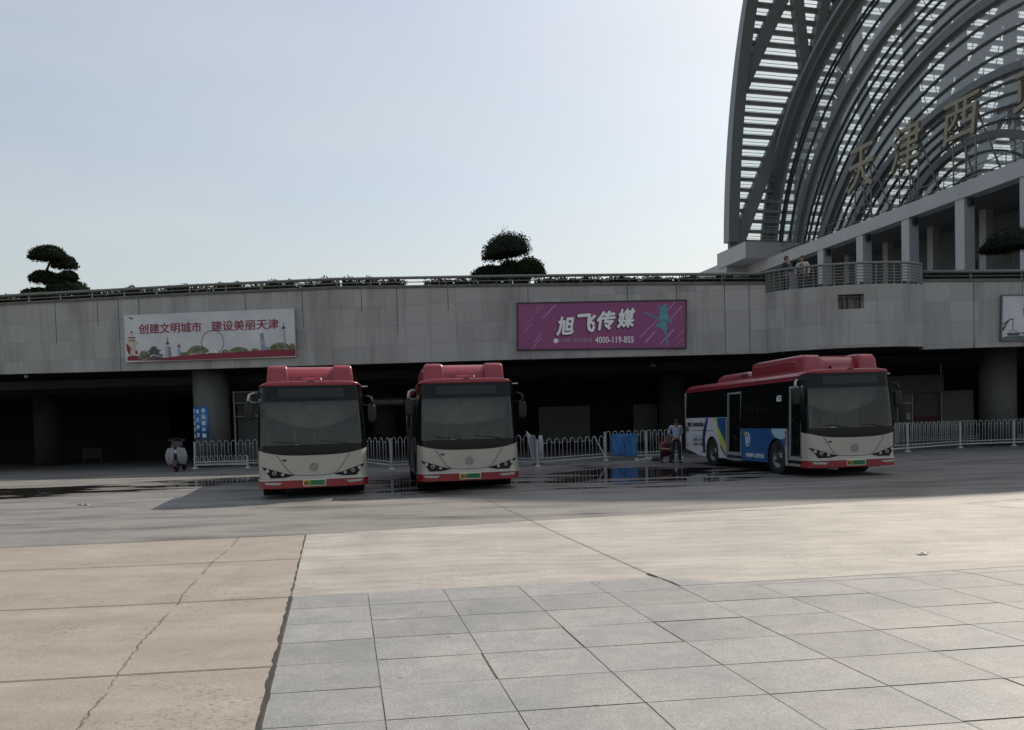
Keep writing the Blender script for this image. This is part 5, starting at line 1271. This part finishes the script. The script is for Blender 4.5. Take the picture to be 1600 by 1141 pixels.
dr = g.build('door', m_alu, t); g = MB(); g.box(dx0+.01, dx1-.01, .16, .18, 1.06, zz-.63); g.box(dx0+.01, dx1-.01, .16, .18, zz-.53, zz-.09); g.build('pane', mat('dim door glass', (.025, .03, .03), .2), dr); g = MB(); g.box(dx1-.25, dx1-.05, .145, .155, 1.2, 1.55); g.build('notice', m_plast, dr)
pb0, pb1 = at(1473, 700, Y).x-p0.x, at(1523, 700, Y).x-p0.x
g = MB(); g.box(pb0, pb1, .08, .19, 0, at(1500, 611, Y).z); g.build('side_board', mat('grey green board', (.13, .14, .13), .7), t)
g = MB(); g.box(dx1+.15, pb0-.1, .12, .19, .9, 1.35); g.build('red_counter', mat('dark red board', (.10, .012, .02), .6), t)
g = MB(); g.box(pb0-.06, pb0-.02, .0, .05, 0, 4.3); g.build('corner_pipe', m_alu, t)
def hall_board(label, px0, px1, y0, y1, Y, c):
    a, b = at(px0, y0, Y), at(px1, y1, Y); t = thing('screen_board', label, 'board', ((a.x+b.x)/2, Y, 0)); W2 = (b.x-a.x)/2
    g = MB(); g.box(-W2, W2, -.04, .04, max(.2, b.z), a.z); g.build('panel', mat('hall board', c, .6, var=.1, scale=2), t)
    g = MB(); g.box(-W2-.05, -W2, -.05, .05, 0, a.z+.05); g.box(W2, W2+.05, -.05, .05, 0, a.z+.05); g.box(-W2, W2, -.05, .05, a.z, a.z+.05); g.build('frame', m_alu if c[0] > .2 else m_bwall, t)
hall_board('wide dim board in the dark hall right of the middle bus', 843, 921, 638, 690, 43, (.05, .055, .053)); hall_board('narrow dim board in the dark hall left of the standing man', 991, 1026, 634, 690, 43, (.05, .055, .053))
hall_board('low dim board deep in the dark hall behind the left fence', 132, 158, 703, 716, 46, (.025, .03, .028))
Y = 43; a = at(606, 628, Y); t = thing('hall_sign', 'dark hanging sign with a row of faint pale characters between the two left buses', 'sign', (a.x, Y, a.z))
g = MB(); g.box(-1.0, 1.0, 0, .06, -.22, .22); g.build('panel', mat('dark sign sheet', (.02, .022, .022), .6), t)
text('writing', '天津西站公交枢纽', mat('dull white ink', (.42, .44, .44), .6), t, frame_m((0, -.006, 0), (1, 0, 0), (0, 0, 1)), .3, bold=.02, fit=(1.7, .22))
g = MB()
for x in (-.8, .8): g.tube([(x, .03, .2), (x, .03, 4.5-a.z)], .012, 5)
g.build('hanger', m_rail, t)
Y = 36; a = at(1020, 573, Y); t = thing('hanging_lamp', 'dark dome lamp hanging from the hall ceiling under the purple banner', 'lamp', (a.x, Y, a.z))
g = MB(); g.lathe([(.02, .16), (.09, .13), (.15, .05), (.17, 0), (.16, 0)], 16); g.build('lamp_shade', mat('lamp enamel', (.3, .3, .29), .5), t); g = MB(); g.tube([(0, 0, .15), (0, 0, 4.35-a.z)], .014, 6); g.build('stem', m_rail, t)
a = at(970, 566, Y); g = MB(); g.tube([(0, 0, 0), (0, 0, 4.35-a.z)], .02, 6); ob = g.build('drop_pipe', m_rail); ob.location = a; tag(ob, 'short pipe dropping from the hall ceiling left of the dome lamp', 'pipe')
Y = 36.3; a = at(41, 588.5, Y); t = thing('floodlight', 'small floodlight under the podium edge at far left', 'lamp', a); g = MB(); g.ell((0, 0, 0), (.10, .08, .07), 12, 8); g.build('housing', m_plast, t); g = MB(); g.tube([(0, 0, .05), (0, .1, .4)], .015, 6); g.build('bracket', m_rail, t)
# ------------------------------------------------------------------ electric scooter with quilted apron
p_ = gp(276, 737.5); t = thing('electric_scooter', 'electric scooter with a pale padded leg apron, parked in the dark hall entrance', 'scooter', (*p_, 0), R(8))
m_apron = mat('silver padded apron', (.22, .225, .23), .45, var=.15, scale=4)
g = MB(); Mx = Matrix.Translation((0, 0, .24)) @ Matrix.Rotation(PI/2, 4, 'Y'); g.lathe([(.13, .05), (.2, .055), (.235, .03), (.24, 0), (.235, -.03), (.2, -.055), (.13, -.05)], 26, Mx); wh = g.build('front_wheel', m_rubber, t); g = MB(); g.lathe([(0, .05), (.04, .055), (.05, .03), (.13, .035), (.14, 0), (.13, -.035), (.05, -.03), (.04, -.055), (0, -.05)], 20, Mx); g.build('rim', m_steel, wh)
g = MB(); Mx = Matrix.Translation((0, 1.15, .24)) @ Matrix.Rotation(PI/2, 4, 'Y'); g.lathe([(.0, .05), (.2, .055), (.235, .03), (.24, 0), (.235, -.03), (.2, -.055), (0, -.05)], 26, Mx); g.build('rear_wheel', m_rubber, t)
g = MB()
for k in range(9): pass
g.grid(lambda u, v: (-.085+.17*u, -.27*math.cos(R(-20+150*v))*1.0, .24+.27*math.sin(R(-20+150*v))+.03*math.sin(PI*u)), 6, 10, thick=(0, 0, -.01)); g.build('mudguard', mat('dark red scooter paint', (.07, .012, .016), .3), t)
g = MB(); g.tube([(0, .02, .3), (0, .14, .75), (0, .2, 1.02)], .035, 8); g.tube([(-.32, .22, 1.08), (0, .2, 1.02), (.32, .22, 1.08)], .018, 7); g.build('steering', m_dark, t)
for sg in (-1, 1):
    g = MB(); g.tube([(sg*.22, .22, 1.07), (sg*.27, .2, 1.28)], .008, 5); g.ell((sg*.28, .2, 1.32), (.07, .02, .05), 10, 8); g.build('mirror', m_dark, t)
g = MB(); g.grid(lambda u, v: (-.20+.40*u, .02-.10*math.sin(PI*u)+.1*v, .62+.40*v), 10, 8, thick=(0, .03, 0)); g.build('front_shield', m_dark, t)
g = MB(); g.ell((0, -.03, .84), (.085, .06, .085), 16, 10); g.build('headlight', m_lens, t)
for sg in (-1, 1):
    g = MB(); g.grid(lambda u, v: (sg*(.06+.36*u*(.8+.25*math.sin(PI*v))), -.03+.10*u-.05*math.sin(PI*v)+.015*math.sin(12*u+5*v), .34+.70*v-.06*u), 12, 12, thick=(0, .04, 0)); g.build('apron', m_apron, t)
g = MB(); g.box(-.14, .14, .45, 1.3, .62, .74); g.box(-.12, .12, .25, 1.2, .26, .34); g.box(-.13, .13, .8, 1.3, .34, .62); g.build('body', m_dark, t, bevel=.03)
g = MB(); g.ell((.0, 1.0, .80), (.16, .36, .08), 14, 8); g.build('seat', m_rag, t)
g = MB(); g.grid(lambda u, v: (-.24+.48*u, .12-.10*math.sin(PI*u)+.22*v, 1.02+.36*v), 10, 6, thick=(0, .008, 0)); g.build('windshield', glass('scooter screen', (.5, .52, .52)), t)
g = MB(); g.box(-.2, .2, .16, .36, 1.36, 1.40); g.build('sun_visor', m_rag, t, bevel=.015)
# ------------------------------------------------------------------ people
m_skin = mat('skin', (.30, .175, .12), .55, var=.06, scale=9); m_hair = mat('black hair', (.012, .010, .009), .5); m_shoe = mat('dark shoes', (.015, .015, .017), .5)
def skin_mesh(verts, edges, radii, root=0, sub=2):
    me = bpy.data.meshes.new('skeleton'); me.from_pydata([tuple(v) for v in verts], edges, []); o = bpy.data.objects.new('skeleton', me); S.collection.objects.link(o)
    md = o.modifiers.new('skin', 'SKIN'); md.use_smooth_shade = True; md.branch_smoothing = .6
    for i, r_ in enumerate(radii):
        sv_ = me.skin_vertices[0].data[i]; sv_.radius = (r_, r_) if not isinstance(r_, tuple) else r_; sv_.use_root = (i == root)
    s2 = o.modifiers.new('sub', 'SUBSURF'); s2.levels = sub; s2.render_levels = sub
    dg = bpy.context.evaluated_depsgraph_get(); dg.update(); out = bpy.data.meshes.new_from_object(o.evaluated_get(dg))
    bpy.data.objects.remove(o); bpy.data.meshes.remove(me)
    for p in out.polygons: p.use_smooth = True
    return out
def chains(ch):
    V, E, Rr, idx = [], [], [], {}
    for c in ch:
        prev = None
        for (p, r_) in c:
            k = tuple(round(q, 4) for q in p)
            if k not in idx: idx[k] = len(V); V.append(p); Rr.append(r_)
            if prev is not None and prev != idx[k]: E.append((prev, idx[k]))
            prev = idx[k]
    return V, E, Rr
def tapered(p, q, r0, r1, n=2): return [(tuple(Vector(p).lerp(Vector(q), k/n)), r0+(r1-r0)*k/n) for k in range(n+1)]
def join_mesh(me, g):
    bm = bmesh.new(); bm.from_mesh(me); g2 = g.mesh('tmp', []); bm.from_mesh(g2); bm.to_mesh(me); bm.free(); bpy.data.meshes.remove(g2); return me
def person(label, loc, rz, J, shirt, trousers, hair_long=False, grp=None, sleeve='long', coat=None):
    # J: joint positions; the figure faces -Y in its own space
    t = thing('person', label, 'person', loc, rz, grp)
    V = {k: Vector(v) for k, v in J.items()}
    pel, ch_, nk, hd = V['pelvis'], V['chest'], V['neck'], V['head']
    mid = (pel+ch_)/2
    def limb(a, b, c, r): return [(tuple(V[a]), r[0])]+[(tuple(V[a].lerp(V[b], .5)), (r[0]+r[1])/2*1.04)]+[(tuple(V[b]), r[1])]+[(tuple(V[b].lerp(V[c], .35)), r[1]*1.05)]+[(tuple(V[c]), r[2])]
    cs = [[(tuple(pel), .125), (tuple(mid), .118), (tuple(ch_), .135), (tuple(nk), .058), (tuple(nk.lerp(hd, .5)), .055)]]
    for s_ in ('l', 'r'):
        cs.append([(tuple(ch_), .135)]+limb('sh_'+s_, 'el_'+s_, 'wr_'+s_, (.058, .042, .028)))
        cs.append([(tuple(pel), .125)]+limb('hip_'+s_, 'kn_'+s_, 'an_'+s_, (.085, .058, .040)))
        cs.append([(tuple(V['an_'+s_]), .040), (tuple(V['toe_'+s_]), .035)])
        hp = V['wr_'+s_].lerp(V['hand_'+s_], .6); cs.append([(tuple(V['wr_'+s_]), .028), (tuple(hp), (.038, .020))])
    Vv, Ee, Rr = chains(cs); body = skin_mesh(Vv, Ee, Rr)
    g = MB()
    # head: skull, jaw, nose, ears, eyes
    f = V['face'].normalized(); up_ = (hd-nk).normalized(); rt = f.cross(up_).normalized(); up_ = rt.cross(f).normalized(); Mh = Matrix((( rt.x, f.x, up_.x), (rt.y, f.y, up_.y), (rt.z, f.z, up_.z)))
    g.ell(hd, (.076, .096, .112), 20, 14, M=Mh); g.ell(hd+f*.028-up_*.062, (.058, .062, .06), 16, 10, M=Mh)
    g.ell(hd+f*.102-up_*.022, (.014, .02, .024), 8, 6, M=Mh)
    for s_ in (-1, 1): g.ell(hd+rt*.078*s_-up_*.01, (.012, .022, .032), 8, 6, M=Mh)
    for s_ in ('l', 'r'):
        wr, ha = V['wr_'+s_], V['hand_'+s_]; dr_ = (ha-wr).normalized(); side = V.get('palm_'+s_, Vector((1, 0, 0))); side = (side-dr_*side.dot(dr_)).normalized(); nrm = dr_.cross(side); pc = wr.lerp(ha, .85)
        for k, (ln, o_) in enumerate(((.070, -.030), (.080, -.010), (.075, .010), (.058, .028))):
            b0 = pc+side*o_; g.tube([b0, b0+dr_*ln*.45+nrm*.006, b0+dr_*ln*.78+nrm*.02, b0+dr_*ln*.95+nrm*.036], [.0095, .009, .008, .005], 7)
        b0 = wr.lerp(ha, .45)-side*.03; g.tube([b0, b0-side*.022+dr_*.025+nrm*.01, b0-side*.026+dr_*.055+nrm*.02], [.012, .010, .006], 7)
    join_mesh(body, g); body.materials.append(m_skin)
    for p in body.polygons: p.use_smooth = True; p.material_index = 0
    b = link('body', body, t)
    ge = MB()
    for s_ in (-1, 1): ge.ell(hd+f*.092+rt*.032*s_+up_*.008, (.012, .008, .007), 8, 6, M=Mh)
    ge.build('eyes', m_hair, t); ge = MB(); ge.ell(hd+f*.088-up_*.068, (.022, .008, .007), 8, 6, M=Mh); ge.build('mouth', mat('lips', (.22, .09, .08), .5), t)
    # hair
    g = MB(); g.ell(hd-f*.012+up_*.022, (.086, .104, .108), 20, 14, M=Mh) if False else None
    def hfn(u, v):
        a = 2*PI*u; bq = R(-8)+v*R(98); front = max(0, math.sin(a)); bq = bq+R(32 if not hair_long else 20)*front*(1-v) - (R(28)*(1-front)*(1-v) if not hair_long else R(50)*(1-front)*(1-v)*(1 if math.sin(a) < .2 else .3))
        return hd+Mh @ Vector((.086*math.cos(bq)*math.cos(a), .106*math.cos(bq)*math.sin(a)-.006, .120*math.sin(bq)+.004))
    g.grid(hfn, 28, 12)
    if hair_long: g.tube([hd-f*.09+up_*.02, hd-f*.12-up_*.06, hd-f*.09-up_*.2], [.05, .05, .02], 10)
    g.build('hair', m_hair, t, fix=False)
    # clothes
    cs = [[(tuple(pel+Vector((0, 0, -.05))), .150), (tuple(mid), .140), (tuple(ch_), .155), (tuple(nk-Vector((0, 0, .035))), .075)]]
    for s_ in ('l', 'r'):
        L_ = [(tuple(ch_), .155), (tuple(V['sh_'+s_]), .075), (tuple(V['sh_'+s_].lerp(V['el_'+s_], .5)), .066), (tuple(V['el_'+s_]), .058)]
        if sleeve == 'long': L_ += [(tuple(V['el_'+s_].lerp(V['wr_'+s_], .5)), .052), (tuple(V['el_'+s_].lerp(V['wr_'+s_], .93)), .043)]
        cs.append(L_)
    me = skin_mesh(*chains(cs)); me.materials.append(shirt); link('shirt', me, t)
    cs = [[(tuple(pel+Vector((0, 0, .06))), .135), (tuple(pel), .140)]]
    for s_ in ('l', 'r'):
        cs.append([(tuple(pel), .140), (tuple(V['hip_'+s_]), .100), (tuple(V['hip_'+s_].lerp(V['kn_'+s_], .5)), .088), (tuple(V['kn_'+s_]), .072), (tuple(V['kn_'+s_].lerp(V['an_'+s_], .5)), .066), (tuple(V['kn_'+s_].lerp(V['an_'+s_], .95)), .060)])
    me = skin_mesh(*chains(cs)); me.materials.append(trousers); link('trousers', me, t)
    for s_ in ('l', 'r'):
        a, b_ = V['an_'+s_], V['toe_'+s_]; g = MB(); d_ = (b_-a); d_.z = 0; d_.normalize(); hl = Vector((a.x, a.y, .045))-d_*.06; g.tube([hl-d_*.03, hl+d_*.02, hl+d_*.12, hl+d_*.22, hl+d_*.27], [.02, .045, .048, .042, .018], 10); g.build('shoe', m_shoe, t)
    if coat: coat(t, V)
    return t
m_ltblue = mat('pale blue shirt', (.33, .36, .52), .8, var=.12, scale=8); m_trous = mat('black trousers', (.012, .012, .016), .8); m_maroon = mat('maroon top', (.13, .03, .04), .85, var=.3, scale=10); m_dktr = mat('dark maroon trousers', (.03, .012, .016), .85)
m_suit = mat('black jacket', (.014, .014, .018), .8); m_cream2 = mat('cream cardigan', (.48, .45, .40), .85, var=.12, scale=10); m_jean = mat('dark denim', (.022, .03, .06), .85, var=.2, scale=10)
# man in the blue shirt, back to us, hands behind his back, head bowed
p_ = gp(1057, 723.5)
J = dict(pelvis=(0, 0, .93), chest=(0, -.02, 1.27), neck=(0, -.05, 1.47), head=(0, -.17, 1.55), face=(0, -.8, -.6), sh_l=(.19, 0, 1.40), sh_r=(-.19, 0, 1.40), el_l=(.25, .09, 1.12), el_r=(-.25, .09, 1.12), wr_l=(.09, .19, 1.0), wr_r=(-.08, .20, .99), hand_l=(-.01, .20, .96), hand_r=(.02, .215, .95), palm_l=(0, 0, 1), palm_r=(0, 0, 1), hip_l=(.10, 0, .88), hip_r=(-.10, 0, .88), kn_l=(.13, -.02, .48), kn_r=(-.13, -.01, .48), an_l=(.14, .02, .08), an_r=(-.14, .02, .08), toe_l=(.15, -.14, .04), toe_r=(-.15, -.14, .04))
person('person in pale blue shirt and black trousers seen from behind, head bowed, hands behind back', (*p_, 0), R(0), J, m_ltblue, m_trous).scale = (.95, .95, .95)
# squatting person in maroon
p_ = gp(1041, 722.5)
J = dict(pelvis=(0, .16, .30), chest=(0, .02, .62), neck=(0, -.04, .80), head=(.02, -.10, .93), face=(.1, -1, -.12), sh_l=(.17, .0, .73), sh_r=(-.17, .0, .73), el_l=(.28, -.20, .52), el_r=(-.28, -.20, .52), wr_l=(.10, -.36, .52), wr_r=(-.08, -.38, .50), hand_l=(.0, -.38, .50), hand_r=(.02, -.40, .48), palm_l=(0, 0, 1), palm_r=(0, 0, 1), hip_l=(.10, .14, .28), hip_r=(-.10, .14, .28), kn_l=(.21, -.22, .48), kn_r=(-.21, -.22, .48), an_l=(.17, .02, .09), an_r=(-.17, .02, .09), toe_l=(.21, -.13, .04), toe_r=(-.21, -.13, .04))
person('person in maroon top squatting by the white fence with arms folded on knees', (*p_, 0), R(10), J, m_maroon, m_dktr, sleeve='short')
# two people at the balcony rail
def stand(fl, fr): 
    return dict(pelvis=(0, 0, .92), chest=(0, .0, 1.25), neck=(0, -.01, 1.44), head=(0, -.03, 1.57), face=(0, -1, -.05), sh_l=(.18, 0, 1.37), sh_r=(-.18, 0, 1.37), el_l=fl[0], wr_l=fl[1], hand_l=fl[2], el_r=fr[0], wr_r=fr[1], hand_r=fr[2], palm_l=(0, 1, 0), palm_r=(0, 1, 0), hip_l=(.09, 0, .88), hip_r=(-.09, 0, .88), kn_l=(.10, -.03, .48), kn_r=(-.10, -.02, .48), an_l=(.10, .02, .08), an_r=(-.10, .02, .08), toe_l=(.12, -.13, .04), toe_r=(-.12, -.13, .04))
Yp = 32.3; a = at(1228, 430, Yp)
J = stand(((.28, -.05, 1.10), (.22, -.28, 1.03), (.20, -.37, 1.03)), ((-.28, .02, 1.10), (-.26, -.08, .86), (-.25, -.10, .77)))
def bag(t, V): pass
person('person in black jacket standing at the balcony rail, turned to the other', (a.x, Yp, 6.56), R(48), J, m_suit, m_trous)
Yp = 32.3; a = at(1254, 430, Yp)
J = stand(((.27, .0, 1.09), (.25, -.06, .86), (.25, -.08, .77)), ((-.27, .0, 1.09), (-.26, -.10, .87), (-.25, -.13, .78)))
def inner(t, V):
    g = MB(); g.grid(lambda u, v: (-.075+.15*u, -.155+.02*math.cos(PI*(u-.5)), .92+.42*v), 8, 8, thick=(0, .02, 0)); g.build('grey_top', mat('grey top', (.12, .115, .12), .85), t)
person('person in cream cardigan and jeans with tied dark hair at the balcony rail', (a.x, Yp, 6.56), R(-38), J, m_cream2, m_jean, hair_long=True, coat=inner)
